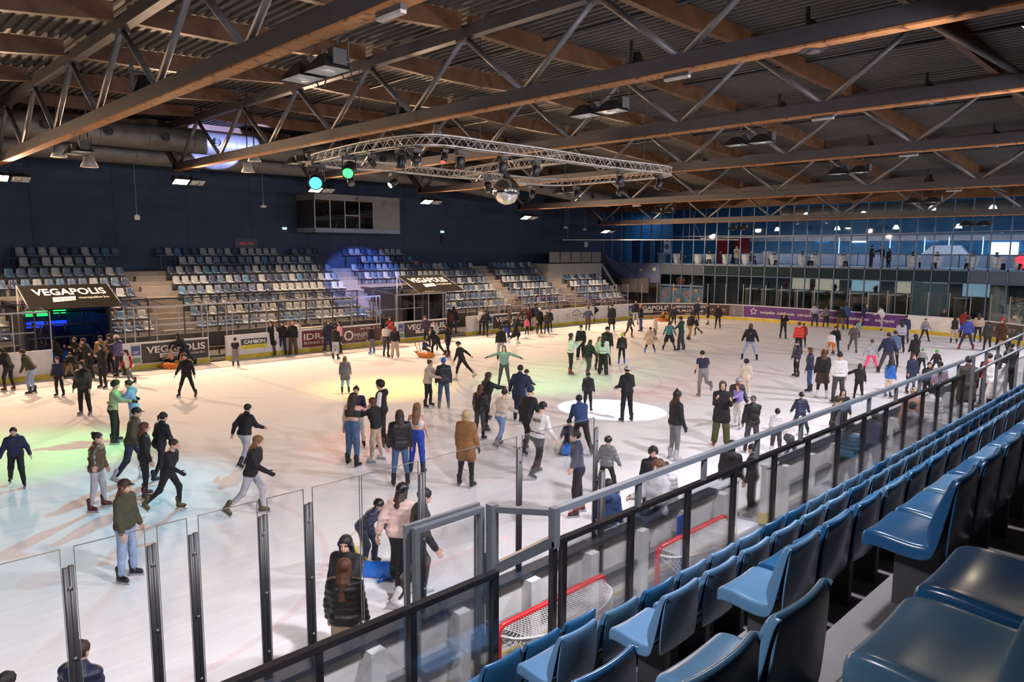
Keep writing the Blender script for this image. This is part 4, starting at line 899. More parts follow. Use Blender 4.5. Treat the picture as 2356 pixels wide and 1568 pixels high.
goal(5.25, 5.55, 'hockey goal with red frame and white net, next to the gate')
goal(8.35, 5.55, 'hockey goal with red frame and white net, farther from the gate')
mb = MB(); mb.lathe((12.75, 5.0, .02), [(0, 0), (.33, 0), (.30, .25), (.26, .38), (.24, .38), (.23, .1), (0, .1)], 20); tag(mb.obj('grey_bin', mat('bin_grey', (.06, .055, .05), .6), None, True), 'low dark tub on the walkway behind the barrier', 'tub')
mb = MB(); mb.bx(9.82, 10.12, YN-.36, YN-.31, .05, 1.12); mb.bx(9.85, 10.09, YN-.37, YN-.36, .1, 1.08); tag(mb.obj('blue_panel', mat('panel_blue', (.012, .07, .32), .4)), 'bright blue panel leaning on the board backs', 'panel')
# ================================================================ FLOODLIGHTS
M_HOUS = mat('lamp_housing', (.010, .0095, .010), .5, var=.15); M_REFL = mat('lamp_lens_off', (.42, .44, .42), .25, var=.12, scale=9); M_LIT = mat('lamp_lens_lit', (1, .9, .75), .3, emit=55, ecol=(1, .82, .6)); M_LITW = mat('lamp_lens_litw', (1, 1, 1), .3, emit=26, ecol=(1, .93, .85))
def flood_mesh():
    a = MB(); w, d = .36, .26
    vs = []
    for z, sx, sy in ((0, w, d), (.12, w*.72, d*.75), (.26, w*.30, d*.45)): vs += [(-sx, -sy, z), (sx, -sy, z), (sx, sy, z), (-sx, sy, z)]
    a.add(vs, [(k+4*r, (k+1) % 4+4*r, (k+1) % 4+4*r+4, k+4*r+4) for r in range(2) for k in range(4)]+[(8, 9, 10, 11)])
    a.bx(-.40, -.24, -.13, .13, .05, .30)
    b = MB(); b.add([(-w*.96, -d*.96, .01), (w*.96, -d*.96, .01), (w*.96, d*.96, .01), (-w*.96, d*.96, .01)], [(3, 2, 1, 0)]); b.lathe((0, 0, -.0), [(0, -.02), (.10, -.015), (.13, .01)], 12)
    c = MB(); c.tube([(-.34, -.2, .1), (-.34, -.2, .46), (.34, -.2, .46), (.34, -.2, .1)], .014, 6)
    e = MB(); e.tube([(-.30, -.2, .2), (-.31, -.28, .0), (-.2, -.3, -.10), (-.05, -.28, -.08), (0, -.25, .05)], .013, 6)
    return a.mesh('housing', M_HOUS), b.mesh('lens', M_REFL), b.mesh('lens', M_LIT), b.mesh('lens', M_LITW), c.mesh('bracket', M_HOUS), e.mesh('cable', M_BLK, True)
FM = flood_mesh()
TN = ['first', 'second', 'third', 'fourth', 'fifth', 'sixth', 'seventh']
for i, (tx, tz) in enumerate(zip(TRX, TRZ)):
    for (y, rowname) in ((2.6, 'near row'), (11.6, 'inner near row'), (26.4, 'inner far row'), (38.4, 'far wall row')):
        for q in (0, 1):
            lit = q == 0 and y in (2.6, 38.4)
            z = tz-.62 if i < 6 else tz-.55
            x = tx+(-.42 if q == 0 else .42)
            if y in (11.6, 26.4): x = tx+(.0); yy = y+(-.42 if q == 0 else .42); rz = PI/2
            else: yy = y; rz = 0
            if y == 38.4: x = tx+(-.1+.0 if q == 0 else .72); 
            t = empty('floodlight', (x, yy, z), '%s floodlight, %s of the pair on the %s truss, %s' % ('lit' if lit else 'unlit black', 'left' if q == 0 else 'right', TN[i], rowname), 'floodlight', 'floodlights hung from the trusses', rz=rz)
            for nm, me in (('housing', FM[0]), ('lens', (FM[2] if i < 5 else FM[3]) if lit else FM[1]), ('bracket', FM[4])):
                c_ = link(nm, me, t)
                if nm != 'bracket' and y in (2.6, 38.4): c_.rotation_euler = (-.42 if y > 20 else .42, 0, 0)
            if not lit: link('cable', FM[5], t)
            mb = MB(); mb.tube([(0, -.2, .46), (0, -.2, .64)], .018, 6)
            if y in (2.6, 38.4): mb.bx(min(0, tx-x), max(0, tx-x), -.22, -.18, .60, .645)
            mb.obj('hanger', M_HOUS, t)
            if lit:
                far_ = y > 20
                spot('flood_beam', (x, yy, z-.06), (tx+(0 if i else 3), 33 if far_ else 11, 0), C_FAR if far_ else C_NEAR, P_FAR if far_ else P_NEAR, 168 if far_ else 160, .25 if far_ else .5, .28)
# ================================================================ SUSPENDED LIGHTING RING
def pz(px, py, z): q = onz_(px, py, z); return Vector((q[0], q[1], z))
RZ = 8.2
LOOP = [(726, 376), (773, 364), (846, 349), (919, 338), (974, 334), (1028, 336), (1130, 349), (1237, 362), (1393, 384), (1490, 395), (1537, 402), (1506, 409), (1393, 419), (1295, 426), (1217, 423), (1100, 411), (1047, 408), (955, 399), (882, 392), (791, 387), (746, 382)]
CROSS = [(1047, 408), (1158, 391), (1295, 374)]
def smooth(pts, closed, n=10):
    out = []; N = len(pts)
    for i in range(N if closed else N-1):
        p0 = pts[i-1] if closed or i > 0 else pts[i]; p1 = pts[i]; p2 = pts[(i+1) % N]; p3 = pts[(i+2) % N] if closed or i+2 < N else p2
        for k in range(n):
            t = k/n; out.append(.5*((2*p1)+(p2-p0)*t+(2*p0-5*p1+4*p2-p3)*t*t+(3*p1-p0-3*p2+p3)*t**3))
    if not closed: out.append(pts[-1])
    return out
def resample(P, step, closed):
    Q = P+[P[0]] if closed else P; d = [0]
    for a, b in zip(Q[:-1], Q[1:]): d.append(d[-1]+(b-a).length)
    n = max(2, round(d[-1]/step)); out = []
    for k in range(n if closed else n+1):
        s_ = d[-1]*k/n; j = int(np.searchsorted(d, s_, 'right'))-1; j = min(j, len(Q)-2); t = (s_-d[j])/max(1e-6, d[j+1]-d[j]); out.append(Q[j].lerp(Q[j+1], t))
    return out
M_ALU = mat('truss_alu', (.60, .57, .53), .35, metal=.6, var=.05)
RINGC = []
lt = empty('lighting_truss', (0, 0, 0), 'curved aluminium lighting truss ring hanging above the ice', 'lighting truss')
for nm, PX, closed in (('ring_section', LOOP, True), ('cross_section', CROSS, False)):
    C = resample(smooth([pz(x, y, RZ) for x, y in PX], closed), .27, closed); N = len(C); chords = [[], [], [], []]; RINGC += C
    for k, p in enumerate(C):
        d = (C[(k+1) % N]-C[k-1]) if closed else C[min(k+1, N-1)]-C[max(k-1, 0)]
        w = Vector((-d.y, d.x, 0)).normalized()*.13
        for q, v in enumerate((p+w, p-w, p-w+Vector((0, 0, .27)), p+w+Vector((0, 0, .27)))): chords[q].append(v)
    for c in chords: mb = MB(); mb.tube(c, .024, 6, closed); mb.obj('chord_tube', M_ALU, lt, True)
    mb = MB()
    for k in range(N if closed else N-1):
        j = (k+1) % N
        for a, b in ((0, 3), (1, 2), (0, 1), (3, 2)):
            if k % 2: a, b = b, a
            mb.tube([chords[a][k], chords[b][j]], .011, 4, cap=False)
    o = mb.obj('bracing', M_ALU, lt); o['kind'] = 'stuff'
for (x, y) in ((830, 352), (1105, 345), (1480, 393), (1300, 425)):
    p = pz(x, y, RZ+.27); mb = MB(); zt = roofz(p.x)-.3; 
    mb.tube([p+Vector((-.15, 0, 0)), Vector((p.x, p.y, p.z+.5)), Vector((p.x, p.y, zt))], .012, 5); mb.tube([p+Vector((.15, 0, 0)), Vector((p.x, p.y, p.z+.5))], .012, 5); mb.obj('sling', M_BLK, lt)
# ---------------------------------------------------------------- stage lights on the ring
def pxd(q, z, px, py):
    v = np.array([q.x, q.y, z-.1-CAMZ]); c = v@np.array(_f); return (1178+FPX*(v@np.array(_r))/c-px)**2+(784-FPX*(v@np.array(_u))/c-py)**2
M_STG = mat('stage_black', (.010, .010, .011), .4, var=.2)
def stage(px, py, lab, tgt, lens, z=7.95, s=1.0):
    p = pz(px, py, z); c0 = min(RINGC, key=lambda q: pxd(q, z, px, py)); p.x, p.y = c0.x, c0.y; top = RZ-p.z; t = empty('stage_light', p, lab, 'stage light', 'stage lights on the lighting truss')
    mb = MB(); mb.bx(-.14*s, .14*s, -.10*s, .10*s, .12*s, .22*s); mb.tube([(0, 0, .2*s), (0, 0, max(.3*s, top+.0))], .02, 6); mb.bx(-.16, .16, -.03, .03, top-.02, top+.03); mb.obj('base', M_STG, t)
    mb = MB(); mb.tube([(-.16*s, 0, -.12*s), (-.15*s, 0, .13*s), (.15*s, 0, .13*s), (.16*s, 0, -.12*s)], .02*s, 6); mb.obj('yoke', M_STG, t)
    d = (Vector(tgt)-p).normalized(); c = Vector((0, 0, -.1*s))
    mb = MB(); mb.tube([c-d*.16*s, c-d*.12*s, c+d*.05*s, c+d*.18*s], [.07*s, .12*s, .12*s, .13*s], 14); h = mb.obj('head', M_STG, t, True)
    mb = MB(); mb.tube([c+d*.18*s, c+d*.19*s], .105*s, 14); mb.obj('lens', lens, h)
    return p+c+d*.24*s
M_LOFF = mat('lens_off', (.05, .05, .06), .1); M_LWHT = mat('lens_white', (1, 1, 1), .3, emit=14, ecol=(.85, .9, 1)); M_LCY = mat('lens_cyan', (.1, .9, 1), .3, emit=7, ecol=(.02, .6, 1)); M_LGR = mat('lens_green', (.1, 1, .2), .3, emit=5, ecol=(.02, 1, .08)); M_LRED = mat('lens_red', (1, .1, .1), .3, emit=2, ecol=(1, .05, .05))
p1 = stage(724, 393, 'wash light glowing cyan at the left end of the lighting truss', (6, 12, 3), M_LCY, 7.85, 1.9)
p2 = stage(804, 383, 'wash light glowing green near the left end of the lighting truss', (6, 13, 2), M_LGR, 7.95, 1.5)
p3 = stage(912, 412, 'small spotlight with white lens under the truss, left of the cross bar', (5, 24, 0), M_LWHT, 7.9)
p4 = stage(1121, 430, 'blue-white spotlight left of the mirror ball', (21, 22, 0), M_LWHT, 7.8)
for k, (x, y, lb) in enumerate(((914, 355, 'flat black blinder light on the near run of the truss'), (800, 405, 'black moving light hanging below the green wash light'), (1065, 362, 'black moving light with red indicator on the near run'), (1162, 372, 'black flat light on the near run above the mirror ball'), (1240, 378, 'black moving light right of the mirror ball, near run'), (1222, 435, 'slim black light right of the mirror ball, far run'), (1424, 402, 'upper black light near the right end of the truss'), (1426, 432, 'lower black light near the right end of the truss'), (1516, 408, 'black moving light at the right end of the truss'), (1322, 436, 'small black light under the far run of the truss'))):
    stage(x, y, lb, (12+k, 18, 0), M_LRED if k == 2 else M_LOFF, 7.9)
# projected light: each beam leaves one of these fixtures
spot('beam_white', p4, (19.4, 15.2, 0), (.62, .70, 1), 5200, 20, .10, .05)
spot('beam_green', p2, (3.2, 22.5, 0), (.10, 1, .30), 4600, 36, .9, .05)
spot('beam_green', stage(846, 352, 'black spotlight at the start of the near run', (22, 20, 0), M_LGR, 7.95, .7), (23.0, 20.3, 0), (.25, 1, .35), 4400, 36, .9, .05)
spot('beam_cyan', p1, (2.5, 16, 0), (.10, .75, 1), 3600, 40, .9, .05)
spot('beam_yellow', p3, (16, 23.5, 0), (1, .72, .10), 2200, 50, .9, .05)
spot('beam_red', stage(1028, 338, 'black spotlight on top of the near bend of the truss', (9, 15, 0), M_LRED, 7.95, .7), (25.5, 16.5, 0), (1, .16, .12), 1700, 30, .9, .05)
spot('beam_red', p3, (11.0, 17.0, 0), (1, .2, .15), 1100, 22, .8, .05)
pb_ = stage(955, 396, 'spotlight aimed at the far stand on the far run', (27, 41, 3), M_LWHT, 7.9)
spot('beam_blue', pb_, (27.4, 42.5, 3.0), (.24, .34, 1), 90000, 11, .3, .05)
spot('beam_blue', p4, (17.2, 40.0, 11.1), (.34, .42, 1), 170000, 8.6, .08, .05)
# ---------------------------------------------------------------- mirror ball
bp_ = pz(1167, 443, 7.35); bx_, by_ = 19.0, 19.7
bc = pz(1165, 390.5, RZ); bc.z = 7.46
ball = empty('mirror_ball', bc, 'large mirror ball hanging under the lighting truss', 'mirror ball')
dist = bc.length; R_ = 31/FPX*(np.array([bc.x, bc.y, bc.z-CAMZ])@np.array(_f))
mb = MB(); nr, ncx = 40, 72
mb.lathe((0, 0, 0), [(R_*math.sin(PI*k/nr), R_*math.cos(PI*k/nr)) for k in range(nr+1)], ncx); mb.obj('mirror_tiles', mat('mirror', (.80, .78, .76), .10, metal=1., var=.10, scale=30), ball)
mb = MB(); mb.lathe((0, 0, R_), [(0, .16), (.12, .16), (.14, 0), (0, 0)], 12); mb.tube([(0, 0, R_+.1), (0, 0, RZ-bc.z+.05)], .02, 6); mb.obj('motor', M_STG, ball)
# ---------------------------------------------------------------- black show projectors and emergency tubes on the trusses
def onx_(px, py, X): d = np.array(_r)*((px-1178)/FPX)-np.array(_u)*((py-784)/FPX)+np.array(_f); return Vector(d*(X/d[0]))+Vector((0, 0, CAMZ))
for k, (px, py, i, s_, lb) in enumerate(((335, 200, 1, 1.5, 'large black show projector on the second truss, upper left'), (932, 262, 2, 1.35, 'large black show projector on the third truss above the ring'), (1870, 85, 2, 1.2, 'black loudspeaker horn on the third truss, upper right'), (1465, 140, 2, 1.0, 'small black projector behind the third truss chord'), (1800, 250, 3, 1.0, 'small black projector behind the fourth truss chord'), (2138, 215, 3, 1.2, 'black loudspeaker horn on the fourth truss, upper right'), (2002, 336, 4, 1.0, 'small black projector behind the fifth truss chord'), (2290, 318, 4, 1.2, 'black loudspeaker horn on the fifth truss, right edge'), (2138, 410, 5, 1.0, 'small black projector on the sixth truss'), (1622, 378, 4, 1.2, 'pair-mounted black projector right of the lighting ring'))):
    p = onx_(px, py, TRX[i]+.25); t = empty('show_projector', p, lb, 'projector', 'black projectors on the trusses')
    mb = MB(); mb.lathe((0, 0, 0), [(0, .18*s_), (.10*s_, .18*s_), (.16*s_, .0), (.26*s_, -.22*s_), (0, -.22*s_)], 4 if 'horn' in lb else 10); mb.obj('body', M_STG, t)
    mb = MB(); mb.bx(-.24*s_, -.19*s_, -.03, .03, -.1*s_, .42*s_); mb.bx(-.22*s_, .12*s_, -.025, .025, .20*s_, .25*s_); mb.obj('mount', M_STG, t)
    mb = MB(); mb.tube([(.05, 0, -.2*s_), (.05, 0, -.24*s_)], .1*s_, 12); mb.obj('lens', M_LOFF, t)
for k, (px, py, i) in enumerate(((900, 45, 1), (1558, 174, 2), (1893, 278, 3), (2090, 362, 4), (2195, 434, 5), (1465, 472, 5))):
    p = onx_(px, py, TRX[i]); p.z = TRZ[i]-.10; t = empty('tube_light', p, 'unlit white emergency batten under the %s truss%s' % (TN[i], ', left end' if k == 5 else ''), 'batten light', 'emergency battens under the trusses')
    mb = MB(); mb.bx(-.06, .06, -.32, .32, 0, .08); mb.obj('tray', M_STEEL, t); mb = MB(); mb.bx(-.055, .055, -.31, .31, -.05, 0); mb.obj('diffuser', mat('batten_white', (.36, .34, .32), .4), t)
for k, (px, py, i) in enumerate(((135, 348, 1), (205, 370, 1), (585, 360, 2), (570, 385, 2), (1005, 300, 3))):
    X = TRX[i]+1.2; p = onx_(px, py, X)
    t = empty('loudspeaker', p, ['pale horn loudspeaker left of the far ducts', 'pale round loudspeaker below the far ducts', 'white horn loudspeaker caught by the blue beam', 'grey round loudspeaker below the blue-lit duct', 'grey loudspeaker above the lighting ring'][k], 'loudspeaker', 'loudspeakers below the ducts')
    mb = MB(); mb.lathe((0, 0, 0), [(0, .25), (.16, .25), (.20, .0), (.30, -.22), (0, -.20)], 16); mb.obj('horn', mat('speaker_pale', (.35, .33, .31), .5), t, True)
    mb = MB(); mb.bx(-.02, .02, -.02, .02, .25, roofz(p.x)-p.z-.0); mb.obj('mount', M_HOUS, t)
# ================================================================ PEOPLE
# implicit-surface bodies: round cones blended into one continuous skin, meshed with surface nets
def surface_nets(D, org, h):
    s = D < 0; nx, ny, nz = D.shape
    c = s[:-1, :-1, :-1].astype(np.int8)+s[1:, :-1, :-1]+s[:-1, 1:, :-1]+s[1:, 1:, :-1]+s[:-1, :-1, 1:]+s[1:, :-1, 1:]+s[:-1, 1:, 1:]+s[1:, 1:, 1:]
    act = (c > 0) & (c < 8); I = np.argwhere(act)
    if len(I) == 0: return np.zeros((0, 3)), np.zeros((0, 4), int)
    idx = -np.ones(act.shape, int); idx[act] = np.arange(len(I))
    acc = np.zeros((len(I), 3)); cnt = np.zeros(len(I))
    cor = [(0, 0, 0), (1, 0, 0), (0, 1, 0), (1, 1, 0), (0, 0, 1), (1, 0, 1), (0, 1, 1), (1, 1, 1)]
    val = np.stack([D[I[:, 0]+a, I[:, 1]+b, I[:, 2]+q] for a, b, q in cor], 1)
    for i, j in ((0, 1), (2, 3), (4, 5), (6, 7), (0, 2), (1, 3), (4, 6), (5, 7), (0, 4), (1, 5), (2, 6), (3, 7)):
        a, b = val[:, i], val[:, j]; m = (a < 0) != (b < 0)
        t = np.where(m, a/np.where(m, a-b, 1), 0)[:, None]
        p = np.array(cor[i])+t*(np.array(cor[j])-np.array(cor[i])); acc += np.where(m[:, None], p, 0); cnt += m
    V = (I+acc/cnt[:, None])*h+org; F = []
    for ax in range(3):
        a = [slice(None)]*3; b = [slice(None)]*3; a[ax] = slice(0, -1); b[ax] = slice(1, None)
        e = s[tuple(a)] != s[tuple(b)]; E = np.argwhere(e); u, v = (ax+1) % 3, (ax+2) % 3
        E = E[(E[:, u] > 0) & (E[:, v] > 0) & (E[:, u] < D.shape[u]-1) & (E[:, v] < D.shape[v]-1)]
        if not len(E): continue
        q = []
        for du, dv in ((0, 0), (-1, 0), (-1, -1), (0, -1)):
            w = E.copy(); w[:, u] += du; w[:, v] += dv; q.append(idx[w[:, 0], w[:, 1], w[:, 2]])
        q = np.stack(q, 1); fl = s[E[:, 0], E[:, 1], E[:, 2]]; q[~fl] = q[~fl][:, ::-1]; F.append(q)
    F = np.concatenate(F); return V, F[(F >= 0).all(1)]
def cone_field(prims, h, k=.03, pad=.05, cut=None):
    """prims: (a, b, ra, rb); ellipsoids: ('e', centre, radii)"""
    lo = np.full(3, 1e9); hi = -lo
    for p in prims:
        if p[0] is None: r = max(p[2]); c = np.array(p[1]); lo = np.minimum(lo, c-p[2]); hi = np.maximum(hi, c+np.array(p[2])); continue
        for q, r in ((p[0], p[2]), (p[1], p[3])): lo = np.minimum(lo, np.array(q)-r); hi = np.maximum(hi, np.array(q)+r)
    lo -= pad+h; hi += pad+h; n = np.ceil((hi-lo)/h).astype(int)+1
    ax = [lo[i]+h*np.arange(n[i]) for i in range(3)]; D = np.full(n, 1.0)
    for p in prims:
        if p[0] is None: r = max(p[2]); l = np.array(p[1])-p[2]; u = np.array(p[1])+p[2]
        else: a, b = np.array(p[0], float), np.array(p[1], float); l = np.minimum(a-p[2], b-p[3]); u = np.maximum(a+p[2], b+p[3])
        m = k*1.5+2*h; i0 = np.maximum(0, np.floor((l-m-lo)/h).astype(int)); i1 = np.minimum(n, np.ceil((u+m-lo)/h).astype(int)+1)
        sl = tuple(slice(i0[i], i1[i]) for i in range(3)); X, Y, Z = np.meshgrid(*[ax[i][sl[i]] for i in range(3)], indexing='ij', sparse=True)
        if p[0] is None:
            c, r = p[1], p[2]; q = np.sqrt(((X-c[0])/r[0])**2+((Y-c[1])/r[1])**2+((Z-c[2])/r[2])**2); d = (q-1)*min(r)
        else:
            ab = b-a; L2 = ab@ab+1e-9
            t = np.clip(((X-a[0])*ab[0]+(Y-a[1])*ab[1]+(Z-a[2])*ab[2])/L2, 0, 1)
            d = np.sqrt((X-a[0]-t*ab[0])**2+(Y-a[1]-t*ab[1])**2+(Z-a[2]-t*ab[2])**2)-(p[2]+(p[3]-p[2])*t)
        A = D[sl]; hh = np.maximum(k-np.abs(A-d), 0)/k; D[sl] = np.minimum(A, d)-hh*hh*k*.25
    if cut is not None:
        X, Y, Z = np.meshgrid(*ax, indexing='ij', sparse=True); D = cut(D, X, Y, Z)
    return D, lo
def blob(prims, h, k=.03, cut=None):
    D, o = cone_field(prims, h, k, cut=cut); return surface_nets(D, o, h)
def npmesh(name, V, F, mats, mi=None, smooth=True):
    me = bpy.data.meshes.new(name); me.vertices.add(len(V)); me.vertices.foreach_set('co', np.asarray(V, np.float32).ravel())
    me.loops.add(F.size); me.loops.foreach_set('vertex_index', F.astype(np.int32).ravel()); me.polygons.add(len(F))
    me.polygons.foreach_set('loop_start', np.arange(0, F.size, 4, dtype=np.int32)); me.polygons.foreach_set('loop_total', np.full(len(F), 4, np.int32))
    for m in mats: me.materials.append(m)
    if mi is not None: me.polygons.foreach_set('material_index', np.asarray(mi, np.int32))
    me.polygons.foreach_set('use_smooth', np.ones(len(F), bool)); me.update(calc_edges=True); return me
# ---- templates in head units (chin z=0, crown z=1, face towards +y)
SK = (None, (0, -.06, .63), (.345, .43, .37)); JAW = (None, (0, .10, .28), (.25, .27, .28))
def head_tpl(h):
    pr = [SK, JAW, ((0, .36, .52), (0, .45, .36), .035, .055), (None, (.345, -.02, .46), (.05, .09, .13)), (None, (-.345, -.02, .46), (.05, .09, .13)), ((0, -.12, .25), (0, -.18, -.28), .20, .22), ((-.09, .345, .19), (.09, .345, .19), .035, .035), ((-.2, .31, .62), (.2, .31, .62), .05, .05)]
    def cut(D, X, Y, Z):
        for sx in (-.14, .14):
            d = np.sqrt((X-sx)**2+(Y-.42)**2+(Z-.52)**2)-.06; D = np.maximum(D, -d)
        return D
    V, F = blob(pr, h, .06, cut); C = V[F].mean(1); mi = np.zeros(len(F), int)
    e = ((np.abs(np.abs(C[:, 0])-.14) < .05) & (np.abs(C[:, 2]-.515) < .024) & (C[:, 1] > .22)); mi[e] = 1
    e = ((np.abs(np.abs(C[:, 0])-.15) < .075) & (np.abs(C[:, 2]-.615) < .016) & (C[:, 1] > .2)); mi[e] = 2
    l = ((np.abs(C[:, 0]) < .11) & (np.abs(C[:, 2]-.19) < .045) & (C[:, 1] > .26)); mi[l] = 3
    return V, F, mi
HEADS = {'n': head_tpl(.034), 'f': head_tpl(.085)}
def inf(d): return (None, SK[1], tuple(q+d for q in SK[2]))
def facecut(D, X, Y, Z): return np.maximum(D, -(np.sqrt(((X)/.33)**2+((Y-.52)/.46)**2+((Z-.34)/.42)**2)-1)*.35)
def hairs(kind, h):
    pr = [inf(.045)]; cut = None; k = .07
    def c_short(D, X, Y, Z): return np.maximum(facecut(D, X, Y, Z), (.50-Z-np.clip(.12-Y, 0, .3)*1.15))
    cut = c_short
    if kind == 'curly': pr = [inf(.11), (None, (0, -.2, .55), (.44, .36, .4)), (None, (0, .1, .95), (.3, .3, .16))]
    if kind == 'afro': pr = [inf(.17)]
    if kind in ('long', 'vlong', 'bob', 'wave'):
        zb = {'bob': -.05, 'long': -.75, 'vlong': -1.25, 'wave': -.6}[kind]
        ym = -.56 if kind != 'bob' else -.34; zm = -.25 if kind != 'bob' else -.02
        for x_ in (-.30, -.15, 0, .15, .30):
            pr.append(((x_*.9, -.25+abs(x_)*.25, .42), (x_, ym+abs(x_)*.5, zm), .15, .13))
            if kind != 'bob': pr.append(((x_, ym+abs(x_)*.5, zm), (x_*(.95 if kind != 'wave' else 1.15), ym-.12+abs(x_)*.4, zb+.25*abs(x_)), .13, .085))
        pr += [((.33, -.08, .5), (.37, -.14, max(zb, -.30)), .10, .09), ((-.33, -.08, .5), (-.37, -.14, max(zb, -.30)), .10, .09)]
        cut = facecut
    if kind == 'pony': pr += [((0, -.46, .72), (0, -.62, .62), .1, .12), ((0, -.62, .62), (0, -.62, -.35), .12, .05)]
    if kind == 'bun': pr += [(None, (0, -.42, .92), (.17, .17, .16))]
    if kind == 'beanie': pr = [inf(.075), (None, (0, -.08, 1.0), (.24, .28, .12))]; cut = lambda D, X, Y, Z: np.maximum(D, .56-Z-.25*np.clip(-Y, 0, .6))
    if kind == 'pom': pr = [inf(.075), (None, (0, -.12, 1.17), (.14, .14, .14)), (None, (0, -.08, 1.0), (.24, .28, .12))]; cut = lambda D, X, Y, Z: np.maximum(D, .54-Z-.25*np.clip(-Y, 0, .6))
    if kind in ('cap', 'capb'):
        sg = 1 if kind == 'cap' else -1
        pr = [inf(.05), (None, (0, sg*.46-.0, .66), (.26, .28, .04))]; k = .03; cut = lambda D, X, Y, Z: np.maximum(D, .60-Z)
    if kind == 'helmet': pr = [inf(.12), ((-.28, .25, .72), (.28, .25, .72), .09, .09), ((0, .3, 1.0), (0, -.4, 1.0), .07, .07)]; cut = lambda D, X, Y, Z: np.maximum(D, .52-Z-.35*np.clip(-Y, 0, .6))
    if kind == 'hood': pr = [inf(.12), ((0, -.2, .3), (0, -.2, -.15), .40, .38)]; cut = lambda D, X, Y, Z: np.maximum(D, -(np.sqrt((X/.30)**2+((Y-.55)/.50)**2+((Z-.40)/.42)**2)-1)*.3)
    if kind == 'witch': pr = [inf(.06), ((0, -.1, .9), (.05, -.25, 1.75), .3, .03), (None, (0, -.08, .80), (.62, .66, .05))]; cut = lambda D, X, Y, Z: np.maximum(D, .66-Z)
    if kind == 'santa': pr = [inf(.06), ((0, -.1, 1.0), (.2, -.35, 1.15), .26, .14), (None, (.32, -.5, 1.0), (.12, .12, .12))]; cut = lambda D, X, Y, Z: np.maximum(D, .60-Z)
    if kind == 'muffs': pr = [(None, (.40, -.03, .48), (.10, .15, .17)), (None, (-.40, -.03, .48), (.10, .15, .17)), ((-.38, -.05, .6), (0, -.06, 1.05), .035, .035), ((.38, -.05, .6), (0, -.06, 1.05), .035, .035)]; cut = None
    return blob(pr, h, k, cut)
_HC = {}
def hair(kind, near_):
    key = (kind, near_)
    if key not in _HC: 
        V, F = hairs(kind, .045 if near_ else .09)
        if kind not in ('beanie', 'pom', 'cap', 'capb', 'helmet', 'witch', 'santa', 'hood', 'muffs'):
            c = np.array([0, -.06, .63]); d = V-c; a = np.arctan2(d[:, 0], d[:, 1]); n = .018*np.sin(a*23+V[:, 2]*4)+.014*np.sin(a*37-V[:, 2]*7)+(.05*np.sin(V[:, 0]*23)*np.sin(V[:, 1]*21)*np.sin(V[:, 2]*25) if kind in ('curly', 'afro', 'wave') else 0)
            V = V+d/np.linalg.norm(d, axis=1)[:, None]*n[:, None]
        _HC[key] = (V, F)
    return _HC[key]
def hand_tpl(curl, h):
    """right hand, wrist at origin, fingers along -z, palm facing -x, thumb forward (+y); unit: metres"""
    pr = [(None, (0, 0, -.045), (.016, .042, .052)), ((0, 0, .02), (0, 0, -.02), .026, .028)]
    for i, (y, L) in enumerate(((.030, .072), (.010, .082), (-.011, .076), (-.030, .060))):
        p = np.array([0, y, -.085]); a = .15*curl; r = .0092
        for s_, ln in enumerate((.45, .32, .23)):
            q = p+ln*L*np.array([-math.sin(a), y*.25, -math.cos(a)]); pr.append((p, q, r, r*.92)); p = q; a += .55*curl; r *= .92
    pr += [((0, .03, -.03), (-.012, .058, -.062), .014, .011), ((-.012, .058, -.062), (-.022, .062, -.092), .011, .009)]
    return blob(pr, h, .010)
HANDS = {('n', c): hand_tpl(c, .0075) for c in (.6, 1.5)}; HANDS.update({('f', c): hand_tpl(c, .013) for c in (.6, 1.5)})
def boot_tpl(h):
    """origin at ankle, toe +y; sole at z=-.105 incl. blade gap"""
    pr = [((0, -.045, -.055), (0, .12, -.062), .040, .034), ((0, .02, -.04), (0, .10, -.055), .043, .038), ((0, -.02, -.03), (0, -.03, .13), .050, .058)]
    return blob(pr, h, .03)
BOOT = {'n': boot_tpl(.014), 'f': boot_tpl(.024)}
mb = MB(); mb.bx(-.004, .004, -.11, .17, -.135, -.112); mb.bx(-.02, .02, -.09, -.04, -.115, -.09); mb.bx(-.02, .02, .06, .13, -.115, -.09); mb.bx(-.033, .033, -.09, .155, -.10, -.088)
BLADE = mb.mesh('blade', mat('skate_blade', (.45, .46, .48), .3, metal=.7))
AH = .135
SKIN = {'l': (.56, .34, .25), 'm': (.42, .235, .155), 'd': (.16, .08, .05)}
def cmat(kind, c, rough=.75): return mat('%s_%02x%02x%02x' % (kind, *[int(255*min(1, q)**.45) for q in c]), c, rough, var=.16, scale=7, bump=.55, bscale=11)
def facemats(sk): return [mat('skin_'+sk, SKIN[sk], .5, var=.06, scale=8), mat('eye_dark', (.02, .016, .014), .2), mat('brow', (.04, .025, .018), .7), mat('lips_'+sk, (SKIN[sk][0]*.85, SKIN[sk][1]*.55, SKIN[sk][2]*.55), .4)]
R3 = lambda ax, d: np.array(Matrix.Rotation(math.radians(d), 3, ax))
